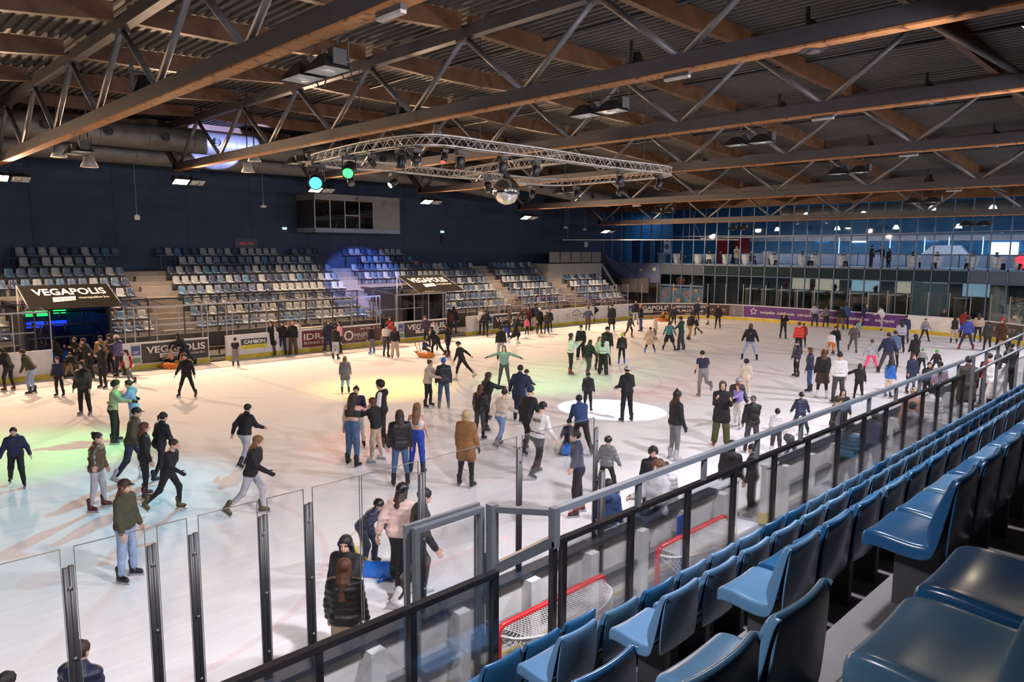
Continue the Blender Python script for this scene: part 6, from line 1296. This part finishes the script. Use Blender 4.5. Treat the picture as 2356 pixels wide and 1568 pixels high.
PEOPLE = """5.33,32.48,1.72,280,lean|hoodie K|slim K|short hk|MR|black-clad skater leaning forward at the far left edge|
5.83,31.22,1.78,250,lean|jacket OL|pants LJ|short hb|K|man in olive jacket and light jeans, leaning forward at the left|
6.39,29.94,1.48,180,stand|knit N|slim K|short hb|K|boy in navy sweater facing camera by the left boards|
6.24,26.08,1.78,180,stand|puffer KG|pants K|short hk, hood KG|G|hooded youngster in black coat facing camera, left side|
7.61,35.18,1.72,270,lean|jacket K|slim DJ|short hk|K|man in black leaning on the end of the left boards|
8.09,34.74,1.62,200,phone|jacket K|wide G|short hb, beanie BR|G|woman in black top and wide grey trousers at the left tunnel|
8.12,33.85,1.47,180,fold|coat K|slim K|long hr|K|woman with red-brown hair in black at the left tunnel|len=.7
8.30,33.12,1.82,240,lean|coat K|slim K|short hb|K|tall man in dark coat bending in the left tunnel entrance|
8.83,33.76,1.73,180,stand|puffer MU|slim K|short hk, beanie K|MR|skater in black cap and mustard hood at the left tunnel|
9.23,33.99,1.75,200,pocket|jacket DG|slim K|short hk, cap K|K|person in dark grey jacket and cap at the left tunnel|
9.31,33.03,1.79,270,reachR|puffer PU|slim K|long hb, beanie CR|K|woman in purple jacket and pale beanie pointing left|hoodback=1
8.93,30.46,1.52,210,glide|vest W R|slim G|long hk|K|girl in white vest with red sleeves by the left boards|
8.02,30.69,1.74,200,phone|jacket K|slim K|bob hb|MR|woman in black touching her face, before the left tunnel|
7.63,34.16,1.20,120,bent|puffer K|pants MU|helmet BR|K|small child in helmet and mustard trousers at the left boards|
5.90,21.80,1.79,70,both|knit SG|pants K|curly hk|K|teenager in sage green sweatshirt and black trousers facing right|gloves=K
6.43,21.81,1.74,250,both|hoodie LB|pants LJ|short hb|K|teenager in pale blue hoodie talking to the sage green one|
5.19,17.92,1.81,75,glide|jacket CA|pants DJ|short hk, cap K|W|bearded man in camouflage jacket and black cap skating right|
5.00,16.44,1.69,60,stand|jacket K|slim K|long hr|MR|woman in black jacket with long hair and dark red skates|
5.68,17.54,1.64,30,glide|jacket K|slim K|pony hb, beanie K|K|girl in black with ponytail and cap skating away, left group|
5.06,15.22,1.60,90,stride|knit K|slim K|bun hb|Y2|girl in black with hair bun striding right, yellow-trimmed skates|gloves=K
4.04,16.33,1.66,80,sideR|puffer BR|slim LG|bun hk|MR|woman in brown quilted jacket with arm stretched right|
3.15,19.21,1.45,150,glide|jacket N|pants K|short hk|K|boy in navy tracksuit gliding at the left edge|hoodback=1
3.44,12.46,1.72,95,stand|jacket OL|pants LJ|vlong hr, cap K|K|long-haired girl in olive jacket and light jeans near the glass|
7.53,17.11,1.64,20,stride|jacket K|pants LG|short hk|K|young man in black jacket and grey trousers skating away|
6.18,13.81,1.75,85,stride|jacket K|slim LG|long hl|Y2|woman with long light-brown hair in black jacket and pale leggings|gloves=K
13.91,32.22,1.34,0,stand|tee K|pants G|short hk|K|boy in black top and grey trousers facing the yellow advert|
9.74,26.82,1.65,180,wide|hoodie K|slim K|short hk|K|boy in black hooded top standing wide, left of centre|
17.29,34.35,1.74,180,stand|hoodie K|pants DJ|short hk|K|man in black hooded top against the white advert|
16.75,34.43,1.79,190,stand|vest K W|skirt K BR|long hb|MR|woman in black with white sleeves leaning on the boards|
17.68,33.99,1.76,180,stand|jacket K|wide BR|vlong hy|MR|blonde woman in black jacket and brown trousers by the boards|
19.32,33.35,1.75,150,sideL|jacket N|wide DJ|long hb|W|girl in dark blue beside the red school advert|
18.50,31.25,1.66,20,stand|hoodie K|pants LG|short hk|K|boy in black top and pale grey trousers by the red advert|
19.70,32.79,1.72,250,stand|knit PK|slim K|long hk|K|girl in pink top and black trousers by the red advert|
12.34,33.99,1.70,270,push|jacket K|slim K|bob hb|K|woman in black pushing an orange sled at the left boards|
11.76,34.02,1.15,270,sled|knit PE|slim K|pony hy|K|blonde child in peach top riding the left orange sled|z=0.02
14.28,23.49,1.42,350,stand|coat G|slim LJ|long hl|K|girl in long grey coat with fur hood, seen from behind|len=.6;hoodback=1
9.52,15.39,1.88,20,reachR|crop KG|pants J|vlong hb|K|woman in strapless dark top and blue jeans, seen from behind|
10.60,16.88,1.72,170,both|knit PUD|slim W|bun hb|K|girl in dark purple top behind the woman in strapless top|
10.18,15.34,1.68,280,reachL|jacket K|pants BE|bob hr|W|girl in black jacket, beige trousers and white skates|
11.07,16.37,1.88,270,pocket|vest K W|slim K|curly hk|MR|young man in black vest with white sleeves and hood|hoodback=1
9.47,13.30,1.79,350,stand|puffer K|slim J|long hb|K|girl in black quilted jacket and blue jeans, arm in arm|
10.32,13.80,1.75,10,stand|crop W|pants RB|vlong hl|N|girl in white crop top and royal blue sweatpants|
10.52,12.22,1.81,20,stand|coat TN|slim K|bob hy|K|blonde woman in belted brown fur coat and black leggings|len=.62;gloves=K
6.48,10.19,1.40,110,bent|puffer N|pants DJ|helmet K|K|child in navy coat and black helmet bending over a sled|
6.53,9.24,1.73,15,stride|puffer PP|wide K|long hb, helmet K|K|girl in pale pink quilted jacket and black helmet|
6.41,8.64,1.86,70,glide|jacket K|pants K|short hk|W|man in black skating right behind the open gate|
15.09,19.52,1.67,110,both|puffer CR2|slim K|bun hr|K|woman in cream jacket with bun, facing a man in blue beanie|
15.36,18.99,1.76,350,stand|puffer N2|pants J2|short hk, beanie B|G|man in blue beanie, dark jacket and blue jeans, from behind|
19.31,22.70,1.68,290,dance|knit K|slim K|pony hb|CR|woman in black bodysuit gliding with arms back|
22.70,29.64,1.15,120,sled|puffer B2|slim DG|short hk, beanie K|K|child in blue jacket riding the middle orange sled|z=0.02
22.72,28.59,1.70,280,push|jacket K|slim K|long hb|K|woman in black pushing the middle orange sled|
24.11,30.56,1.60,200,stand|puffer LG|slim K|long hr|K|woman in pale jacket behind the middle orange sled|
23.03,28.11,1.70,250,reachL|coat K|slim K|long hb|MR|woman in black coat and dark red skates, right of the middle sled|len=.6
24.69,31.93,1.85,200,lean|jacket PUD|slim K|short hb|K|woman with purple scarf by the second lettered advert|
20.81,31.57,1.49,300,stand|jacket K|pants G|short hk|B|boy in dark jacket, grey jeans and blue skates|
20.74,30.19,1.71,20,reachR|tee W2|slim DG|short hk|K|man in pale shirt and black trousers holding a girl|
20.89,29.65,1.59,350,stand|jacket K|wide BE|long hr|K|girl in black jacket and wide beige trousers|
23.37,33.62,1.67,190,reachL|jacket R|slim K|short hk|K|skater in red jacket in the opening of the far boards|
29.51,35.44,1.81,10,stand|jacket K|slim DJ|long hb|K|woman in black standing at the second tunnel opening|
28.85,35.08,1.72,30,stand|jacket MR|slim K|long hk|K|woman in dark jacket beside the second tunnel opening|
30.23,33.23,1.72,10,glide|jacket K|slim K|bun hk|MR|woman in black with dark red skates at the white board corner|
30.69,34.06,1.75,200,stand|knit W2|slim K|short hk|K|man in white top behind the woman at the board corner|
29.12,29.44,1.78,80,stride|coat K|slim K|bob hr|W|tall woman in long black coat with one leg back|len=1.1
31.01,31.93,1.83,90,stand|jacket BR|slim K|long hr|K|red-haired woman in brown jacket near the far boards|
30.28,31.41,1.35,200,both|jacket K|pants RB|short hk|K|child in black jacket and blue trousers near the far boards|
24.29,25.58,1.68,0,stand|hoodie K|pants LG|short hk|K|boy in black top and light grey trousers seen from behind|
19.67,20.52,1.69,185,wings|knit G2|pants DG|vlong hl|OL2|woman in grey sweater with both arms stretched wide|gloves=K
34.31,33.47,1.79,200,sideR|knit MR|slim K|long hk, witch K|K|person in pointed black hat and dark red top|
32.48,31.83,1.13,0,stand|puffer PKR|slim K|beanie K|OL2|small child in bright pink jacket by the far boards|
34.64,33.18,1.88,20,stand|jacket N|pants BE|short hk|K|man in navy jacket and beige trousers by the far boards|
33.76,31.96,1.71,150,stand|coat K|slim K|bob hk, beanie W|OL2|woman in white beanie and black coat by the far boards|len=.7
33.94,31.47,1.48,350,stand|jacket DB|slim K|short hk|OL2|child in dark brown jacket seen from behind near the boards|
34.98,32.20,1.52,10,stand|jacket K|slim K|beanie R|B|child in red beanie beside the dark brown jacket|
37.26,30.84,1.72,20,stride|knit PT|pants BR|short hk, muffs W|K|skater in speckled blue shirt and brown trousers, one leg back|
42.51,34.36,1.75,290,bent|jacket K|slim K|short hk|K|man in black bending forward near the far corner|
44.22,34.64,1.75,230,lean|jacket OL|pants K|short hb|K|man in olive jacket leaning on the corner boards|
38.88,30.10,1.79,200,stand|coat K|slim K|short hk, beanie K|K|man in long black coat near the far corner|len=1.1
23.60,20.46,1.86,80,phone|knit W2|slim K|vlong hb|MR2|long-haired girl in white sweater and red boots|
27.31,23.02,1.73,200,stand|knit K|wide K|short hk|W|slim woman dressed all in black facing camera, mid rink|
23.83,19.66,1.66,40,glide|jacket K|slim DG|vlong hk|K|girl in black jacket with long dark hair, seen from behind|
24.56,19.43,1.81,30,stand|knit W2|wide K|vlong hk|K|girl in white top and wide black trousers, mid rink group|
25.40,20.35,1.56,150,stand|knit PG|slim K|long hl|K|fair-haired girl in pale green top in the mid rink group|
26.85,21.05,1.85,180,stand|jacket K|slim K|short hk, beanie K|MR|person in black cap at the back of the mid rink group|
27.59,20.72,1.50,0,stand|puffer K|slim K|helmet YG|B|child with yellow-green helmet, black jacket and blue skates|hoodback=1
39.93,28.47,1.81,290,stand|jacket K|pants J2|short hk, beanie OR|K|man with orange beanie and black coat by the curved boards|
43.16,31.25,1.81,190,stand|jacket K|slim LG|short hk|K|person in black top with white trim by the curved boards|
36.57,26.94,1.47,130,glide|puffer OL|slim K|helmet GR|OL2|child in olive jacket and green helmet|
31.77,22.03,1.41,10,wide|coat PE2|slim K|short hb, beanie MR|B|child in long beige coat and blue skates|len=.7;hoodback=1
36.66,25.10,1.43,120,stand|puffer CR|pants G|helmet PKR|OL2|small child with pink helmet and cream hood|
33.24,21.82,1.68,20,wide|knit T|skirt K BR|bob hr|K|girl in teal sweater and black skirt holding a hand|
33.86,21.48,1.88,300,sideL|hoodie GR|wide DG|short hk|K|boy in dark green hooded top holding a girl's hand|
38.24,23.68,1.75,60,glide|jacket K|pants MU|short hk|K|man in black jacket and mustard trousers|
40.57,24.59,1.23,280,stride|jacket K|slim K|short hl|K|small child in black gliding right of the mustard trousers|
45.01,29.21,1.49,200,stride|knit N|slim K|short hk|K|boy in dark blue striding by the dark adverts|
47.51,31.75,1.15,250,sled|jacket MU2|slim K|beanie GR|K|child in mustard jacket riding the far orange sled|z=0.02
47.33,31.00,1.47,250,push|jacket OL3|pants KG|short hk|K|adult in dark olive pushing the far orange sled|
45.48,27.99,1.38,120,stand|jacket DG|slim K|short hb, beanie OR2|K|woman with ochre hood by the security advert|
48.53,29.50,1.72,200,lean|jacket N|slim K|short hk|K|man in navy leaning over the boards at the security advert|
47.15,27.72,1.59,280,stand|jacket K|shorts K|short hk|K|skater in black shorts with bare legs by the brown advert|
45.30,25.84,1.70,200,stand|jacket K|slim K|long hr|K|person in black with brown hair by the brown advert|
33.42,17.25,1.88,20,wide|jacket K|slim LJ|vlong hr|K|woman in black jacket and pale blue jeans seen from behind|hoodback=1
23.65,14.00,1.75,350,run|tee N|pants G2|short hk|G|man in navy t-shirt and grey trousers running, seen from behind|gloves=K
18.38,13.56,1.79,340,pocket|jacket K|pants K|short hk, capb W|K|man in white cap and black jacket standing at the bright spot|hoodback=1
24.60,12.80,1.45,20,stand|knit CR|pants CR|afro hk|W|person in cream tracksuit with round dark hair|
20.43,11.02,1.72,170,push|puffer K|slim W|short hk, beanie G3|K|skater in grey beanie and black quilted jacket bending down|
17.95,10.01,1.85,190,phone|coat K|wide OLG|hood OL2|MR2|woman in olive hood, long black top and olive trousers|len=.55
20.14,10.68,1.42,230,reachL|knit LI|pants W2|wave hr|W|girl in lilac sweater with wavy brown hair|
17.89,9.06,1.58,15,reachR|puffer K|pants DG|short hg, cap K|K|man in black quilted jacket, cap and small backpack|pack=K
18.21,8.53,1.23,20,stand|puffer W|pants DG|short hk, beanie K|W|child in white jacket and pointed black hat|hoodback=1
17.67,7.94,1.25,60,bent|knit W|slim DG|short hk, muffs R|K|child in white top with red ear muffs bending forward|
20.81,9.04,1.26,10,wide|puffer N|pants DJ|helmet K|K|child in navy quilted jacket and black helmet, right|
15.85,10.14,1.84,70,stand|jacket K|slim G|wave hb, pom K|LG|woman in black bobble hat, black jacket and grey trousers|gloves=K
12.29,11.65,1.88,50,glide|knit W|pants K|short hk|K|man in white sweatshirt with dark lettering, black trousers|print=UMLEON
13.55,13.26,1.88,40,glide|knit K|slim K|short hk, beanie N|K|man in dark patterned beanie and black sweater|
13.41,14.11,1.68,40,stride|knit CR|slim J3|bun hk|G|woman in cream sweater, jeans and hair bun seen from behind|gloves=DG
13.54,15.12,1.60,30,stand|puffer K|slim DG|long hr|K|woman in dark quilted jacket with grey trousers|
14.35,15.75,1.80,60,reachR|jacket K|slim K|vlong hb|K|long-haired woman in black stretching her hand out|
15.84,15.86,1.88,20,glide|coat N|pants DJ|short hk|K|man in long navy coat skating away|len=.5
17.48,17.21,1.33,30,stride|puffer N|slim LJ|helmet K|B|child in navy jacket, black helmet and blue skates|
18.49,15.24,1.37,20,stand|jacket KG|slim K|short hk, capb K|K|bearded man in black cap and dark jacket, mid rink|
14.56,12.20,1.70,350,push|jacket NB|pants K|short hk|K|man in blue jacket pushing a blue sled|
14.55,12.61,1.25,200,sled|puffer N|slim KG|beanie K|Y2|child in navy riding the blue sled|z=0.02
11.02,9.31,1.80,270,sideL|jacket N|pants K|short hk|K|man with glasses in dark jacket stretching his hand left|
12.41,9.65,1.33,30,wide|puffer G|slim K|helmet K|K|child in grey quilted coat and black helmet|
11.61,7.91,1.62,180,stand|jacket K|slim K|curly hk|K|curly-haired boy in black facing the near boards|gloves=K
11.18,7.31,1.50,0,stand|puffer LG|slim K|beanie K|K|child in pale jacket and black cap at the near boards|
13.16,7.09,1.60,30,stand|hoodie K|slim K|hood K|K|hooded person in black leaning at the near boards|
13.45,6.75,1.55,300,stand|jacket K|slim K|bun hk|K|dark-haired girl in black looking left behind the rail|
30.37,13.49,1.60,260,stand|puffer N|slim K|helmet K|K|youngster in navy jacket and helmet facing left|
27.51,11.68,1.75,300,stand|puffer N|slim J|bob hr|K|woman in navy quilted jacket and blue jeans|
26.69,10.85,1.83,10,stand|jacket K|skirt BRK K|wave hr|W|curly-haired woman in dark jacket, patterned skirt and white skates|
26.10,10.04,1.88,10,stand|knit W|pants DG|short hk, beanie K|K|man in white sweater and black beanie holding a hand|
27.13,9.71,1.38,20,sideL|jacket K|slim K|long hk|K|girl in black leather jacket holding a hand|
21.03,7.95,1.52,190,stand|knit K|slim K|vlong hk|K|smiling black-haired woman in black behind the handrail|
34.09,11.74,1.52,10,wide|jacket LG|pants HP|short hb, beanie BR|K|child in grey jacket, hot pink trousers and pink gloves|gloves=HP;hoodback=1
34.38,11.15,1.88,10,wide|jacket N|pants DG|short hb|K|broad man in navy sweater and dark grey trousers|
36.30,11.51,1.75,20,stand|jacket SB|slim K|short hk|K|person in dusty blue behind the broad man in navy|
36.08,10.55,1.68,10,reachR|hoodie K|pants KG|short hk, hood K|K|big man in black hooded top holding a child's hand|
35.67,10.12,1.10,20,glide|knit CA2|slim K|helmet GN|K|child with bright green helmet and camouflage top|
35.50,9.51,1.10,10,wide|jacket K|slim K|helmet GN|K|child with bright green helmet dressed in black|
28.52,9.15,1.44,70,stand|puffer B|slim CR|long hk|K|girl in bright blue quilted jacket and cream trousers|
30.04,8.86,1.55,170,stand|coat N|slim K|long hr|K|woman in navy coat and red scarf near the rail|len=.6
28.30,7.80,1.54,190,stand|jacket K|slim K|short hk|K|dark-haired boy in black behind the rail|
41.93,13.02,1.81,10,stand|knit LG|slim K|long hk|K|long-haired girl in grey top and black trousers|
46.35,14.17,1.70,20,stand|jacket N|slim DJ|short hk|K|boy in dark jacket behind the long-haired girl in grey|
48.14,13.65,1.45,180,wide|hoodie G2|slim K|short hk|K|boy in grey sweatshirt standing with legs apart|
53.37,14.11,1.75,180,wide|knit K|wide K|bob hl|W|blonde woman in black against the white end boards|
48.79,12.24,1.61,20,stand|vest K W2|pants BE|long hk|K|woman in black vest with white sleeves and tan trousers|
46.03,10.92,1.88,10,wide|jacket RB2|slim DJ|short hk|MR2|person in royal blue jacket with pink skates, seen from behind|
51.93,12.56,1.81,60,reachR|jacket R2|slim K|short hb|K|person in dark red jacket reaching out by the end boards|
50.34,11.39,1.79,30,stand|knit BE|slim K|long hb|N|woman in beige sweater and black trousers by the end boards|
46.08,9.94,1.65,20,stand|coat OLK|slim K|short hk|K|man in dark olive coat seen from behind at the right|len=.3
46.68,9.40,1.86,250,wide|coat BRD|slim K|long hr, santa R|K|woman in red festive hat and brown fur coat|len=.6
52.39,10.10,1.62,180,stand|jacket K|slim K|short hk|K|man in black at the dark end advert|
40.03,14.75,1.64,200,stride|jacket BG|slim BG|short hk|K|boy in brown-grey jacket walking towards camera|
46.79,17.17,1.30,100,bent|jacket T2|slim K|short hb, beanie OR|K|child in mint jacket bending by the purple advert|
52.80,17.71,1.71,250,run|hoodie W|pants LG|short hk|K|skater in white hooded top lifting one foot|
52.83,18.78,1.82,180,stand|hoodie N|pants K|short hk, hood N|W|tall hooded person in dark navy by the purple advert|
37.02,16.40,1.74,10,stand|knit R3|slim K|pony hb|K|girl in bright red sweater seen from behind|
40.28,17.59,1.35,20,stand|jacket R2|slim K|short hk|K|child in dark red beside the girl in bright red|
38.67,15.11,1.57,220,lean|hoodie K|slim DJ|hood K|K|hooded skater in black bending right of centre|
37.98,15.10,1.37,20,bent|puffer W|slim OR|short hk|K|child in white jacket with orange trousers|
51.61,21.77,1.75,10,lean|knit LG|pants DJ|short hk|K|man in pale grey top leaning on the purple advert|
51.91,21.12,1.58,10,stand|hoodie G|slim KG|short hb|K|boy in grey hooded top by the purple advert|
50.66,19.62,1.79,20,glide|jacket K|pants BR2|short hb|K|man in black jacket and brown trousers by the purple advert|
51.79,19.71,1.85,30,stand|jacket B3|slim K|short hk|K|man in blue jacket behind the brown trousers|
43.17,20.13,1.76,180,phone|knit K|slim K|short hk|K|skater in black with white side stripes|
1.63,7.68,1.60,10,stand|puffer N|pants K|short hb|K|boy in navy hooded coat right behind the near glass post|hoodback=1
1.03,7.74,1.50,10,stand|jacket PUD|pants K|short hk|K|person cut off at the lower left corner|
4.88,8.07,1.70,185,reachL|jacket K|slim K|vlong hk, muffs NB|K|woman in black leather jacket with blue glowing headset facing camera|
4.44,7.44,1.66,5,stand|puffer K|pants BE|vlong hr|K|woman with very long brown hair in black coat, seen from behind|
9.39,7.27,1.60,20,stand|hoodie NB|pants DJ|short hk|K|boy in blue hooded top close to the near boards|
19.64,5.70,1.66,230,stand|jacket PE|pants DG|short hb, cap BE|-|person in peach jacket and beige cap behind the barrier|z=0.40
17.86,5.20,1.62,60,stand|hoodie MV|pants DG|short hk|-|person in mauve grey hooded top behind the barrier|z=0.40
19.95,5.40,1.68,30,stand|puffer W|pants DG|short hk|-|person in white quilted jacket behind the barrier|z=0.40
22.76,5.30,1.72,20,stand|coat DB|pants K|short hk, beanie K|-|person in long dark brown coat behind the far barrier|len=.9;z=0.85
25.02,5.30,1.60,10,stand|vest R K|pants DJ|short hb|-|person in red vest at the end of the barrier|z=0.85
24.12,4.90,1.70,20,stand|coat W|pants K|long hk|-|person in long white quilted coat beyond the barrier|len=1.0;z=0.85
27.18,5.20,1.75,340,stand|jacket K|pants K|short hk|-|man in black standing beyond the barrier, right edge|z=0.85
15.31,5.60,1.50,60,stand|puffer T3|pants K|long hk|-|girl in teal blue jacket behind the barrier glass|z=0.40
16.30,5.50,1.60,40,lean|jacket N|pants DJ|short hk, beanie DG|-|man in navy leaning behind the barrier glass|z=0.40
18.94,7.30,1.70,90,stand|knit K|slim DG|short hb|K|boy with brown hair beside the smiling woman|
28.18,7.40,1.60,20,stand|puffer PUG|slim K|bun hk|K|girl in mauve jacket with hair bun behind the rail|"""
for ln in PEOPLE.strip().split('\n'): spec(ln)
# boy sitting on the near boards
person(9.55, 6.42, 1.74, 228, 'sit', ['hoodie', (.33, .33, .35)], ['pants', CL['DJ']], [('curly', (.10, .035, .014))], None, 'curly red-haired boy in grey hooded top sitting on the near boards', z=.80)
# raised bench platforms behind the near boards
M_PLAT = mat('platform_grey', (.20, .20, .205), .7, var=.12)
mb = MB(); mb.bx(14.6, 21.5, 4.62, 6.18, .02, .40); tag(mb.obj('bench_platform', M_PLAT), 'low grey platform carrying people behind the barrier glass', 'platform')
mb = MB(); mb.bx(21.5, 33, 4.62, 6.18, .02, .85); tag(mb.obj('bench_platform', M_PLAT), 'higher grey platform at the far end behind the barrier', 'platform')
# tables with trays near the barrier
for k, (x, y, z) in enumerate(((16.6, 6.0, .4), (20.6, 5.9, .4))):
    t = empty('table', (x, y, z), ['blue topped table with a brown tray behind the barrier', 'blue topped table by the white quilted jacket'][k], 'table')
    mb = MB(); mb.bx(-.6, .6, -.15, .15, .70, .74); mb.obj('table_top', mat('table_blue', (.02, .07, .13), .35), t)
    for sx in (-.5, .5): mb = MB(); mb.tube([(sx, 0, 0), (sx, 0, .70)], .025, 8); mb.obj('leg', M_POST, t)
    if k == 0: mb = MB(); mb.bx(x-.3, x+.25, y-.12, y+.1, z+.745, z+.80); mb.bx(x-.27, x-.02, y-.09, y+.07, z+.80, z+.83); tag(mb.obj('wooden_tray', mat('tray_wood', (.26, .15, .07), .6)), 'brown wooden tray on the blue topped table', 'tray')
# ================================================================ SEAL SLEDS
def seal(X, Y, face, col, lab, second=None):
    c = cmat('plastic', col, .35); s = 1.0
    V, F = blob([((0, -.42, .16), (0, .30, .18), .13, .17), ((0, .30, .18), (0, .55, .20), .17, .11), ((0, .55, .20), (0, .66, .17), .11, .07), ((0, -.42, .14), (0, -.62, .26), .11, .07), ((0, -.62, .26), (-.14, -.74, .36), .05, .03), ((0, -.62, .26), (.14, -.74, .36), .05, .03), ((-.13, .1, .07), (-.32, .02, .04), .05, .035), ((.13, .1, .07), (.32, .02, .04), .05, .035), ((-.10, -.35, .06), (-.10, .42, .06), .055, .055), ((.10, -.35, .06), (.10, .42, .06), .055, .055)], .026, .06)
    V = V*.82; V[:, 2] = np.maximum(V[:, 2], .004)
    o = link('seal_sled', npmesh('seal_sled', V, F, [c])); ang = math.radians(face); fw = np.array([_f[0], _f[1]]); rt = np.array([_r[0], _r[1]]); h = fw*math.cos(ang)+rt*math.sin(ang)
    o.location = (X, Y, 0); o.rotation_euler = (0, 0, math.atan2(-h[0], h[1])); tag(o, lab, 'sled', 'seal-shaped skating aids')
    mb = MB(); mb.tube([(-.06, -.30, .14), (-.17, -.50, .72), (.17, -.50, .72), (.06, -.30, .14)], .022, 8); mb.obj('push_handle', cmat('plastic', second or col, .35), o, True)
    mb = MB()
    for sx in (-.055, .055): mb.lathe((sx, .53, .19), [(0, .02), (.018, .012), (.02, 0)], 8)
    mb.obj('eyes', M_BLK, o)
seal(11.63, 33.65, 270, CL['OR'], 'orange seal sled with a blonde child at the left boards', None)
seal(22.08, 28.77, 120, CL['OR'], 'orange seal sled with a child in blue, mid left', None)
seal(46.93, 31.35, 250, CL['OR'], 'orange seal sled by the dark corner adverts', None)
seal(6.52, 9.68, 100, CL['B'], 'blue sled with yellow handle near the open gate', (.6,.42,.03))
seal(14.39, 12.47, 200, CL['B'], 'blue sled with red handle in mid rink', CL['R'])
# ================================================================ GALLERY VISITORS
GV = [(37.3, 'N', 'hk', 100, 'sit'), (34.3, 'K', 'hb', 200, 'sit'), (33.2, 'K', 'hk', 120, 'sit'), (30.3, 'K', 'hk', 160, 'sit'), (28.2, 'NB', 'hk', 180, 'sit'), (25.8, 'K', 'hk', 100, 'sit'), (24.8, 'DG', 'hb', 250, 'sit'), (22.6, 'N', 'hk', 180, 'sit'), (17.6, 'K', 'hk', 120, 'sit'), (16.1, 'K', 'hb', 230, 'sit'), (13.9, 'MU2', 'hb', 250, 'sit'), (12.4, 'K', 'hk', 150, 'sit'), (11.1, 'N', 'hk', 200, 'sit')]
for k, (y, c, h, fa, po) in enumerate(GV):
    person(58.2, y, 1.70, fa, po, ['jacket', CL[c]], ['pants', CL['K']], [('short', CL[h])], None, 'seated visitor in dark clothes behind the gallery glass, %s from the left' % ORD[k+1], z=4.16, grp='seated gallery visitors')
person(58.6, 31.9, 1.68, 185, 'phone', ['coat', CL['CR2']], ['slim', CL['DJ']], [('long', CL['hy'])], None, 'standing woman in cream fur coat on the gallery', z=4.15, extra={'len': .5})
person(59.2, 20.9, 1.72, 90, 'stand', ['jacket', CL['K']], ['pants', CL['K']], [('short', CL['hk'])], None, 'standing man in black on the gallery beside the white ramp', z=4.15)
person(59.2, 20.1, 1.74, 270, 'reachR', ['jacket', CL['K']], ['pants', CL['K']], [('short', CL['hk'])], None, 'second standing figure on the gallery facing the man in black', z=4.15)
person(58.8, 19.5, 1.5, 260, 'stand', ['coat', CL['K']], ['pants', CL['K']], [('long', CL['hk'])], None, 'small standing figure in black by the gallery ramp', z=4.15, extra={'len': .8})
# people resting behind the far boards and in the tunnel
for k, (x, y, c, h, fa) in enumerate(((17.4, 35.3, 'BR', 'hr', 190), (18.1, 35.2, 'BE', 'hl', 180), (18.7, 35.4, 'W2', 'hb', 200), (19.3, 35.2, 'DB', 'hg', 250), (20.4, 35.5, 'BR', 'hb', 180), (23.7, 35.4, 'K', 'hk', 180), (24.1, 35.6, 'N', 'hk', 190))):
    person(x, y, 1.62, fa, 'stand', ['jacket', CL[c]], ['pants', CL['K']], [('long' if k % 2 else 'short', CL[h])], None, 'onlooker in %s behind the far boards, %s from the left' % ({'BR': 'brown', 'BE': 'beige', 'W2': 'white', 'DB': 'dark brown', 'K': 'black', 'N': 'navy'}[c], ORD[k+1]), z=.02, grp='onlookers behind the far boards')
for k, (x, y) in enumerate(((8.0, 41.5), (8.9, 43.0))):
    person(x, y, 1.78, 180, 'wide', ['jacket', CL['K']], ['pants', CL['K']], [('short', CL['hk'])], None, 'dark silhouette standing in the green-lit tunnel, %s' % ['left one', 'right one'][k], z=0)
person(5.2, 35.3, 1.6, 100, 'stand', ['knit', CL['PKR']], ['pants', CL['K']], [('long', CL['hk'])], None, 'onlooker in bright pink behind the far left glass', z=.02)
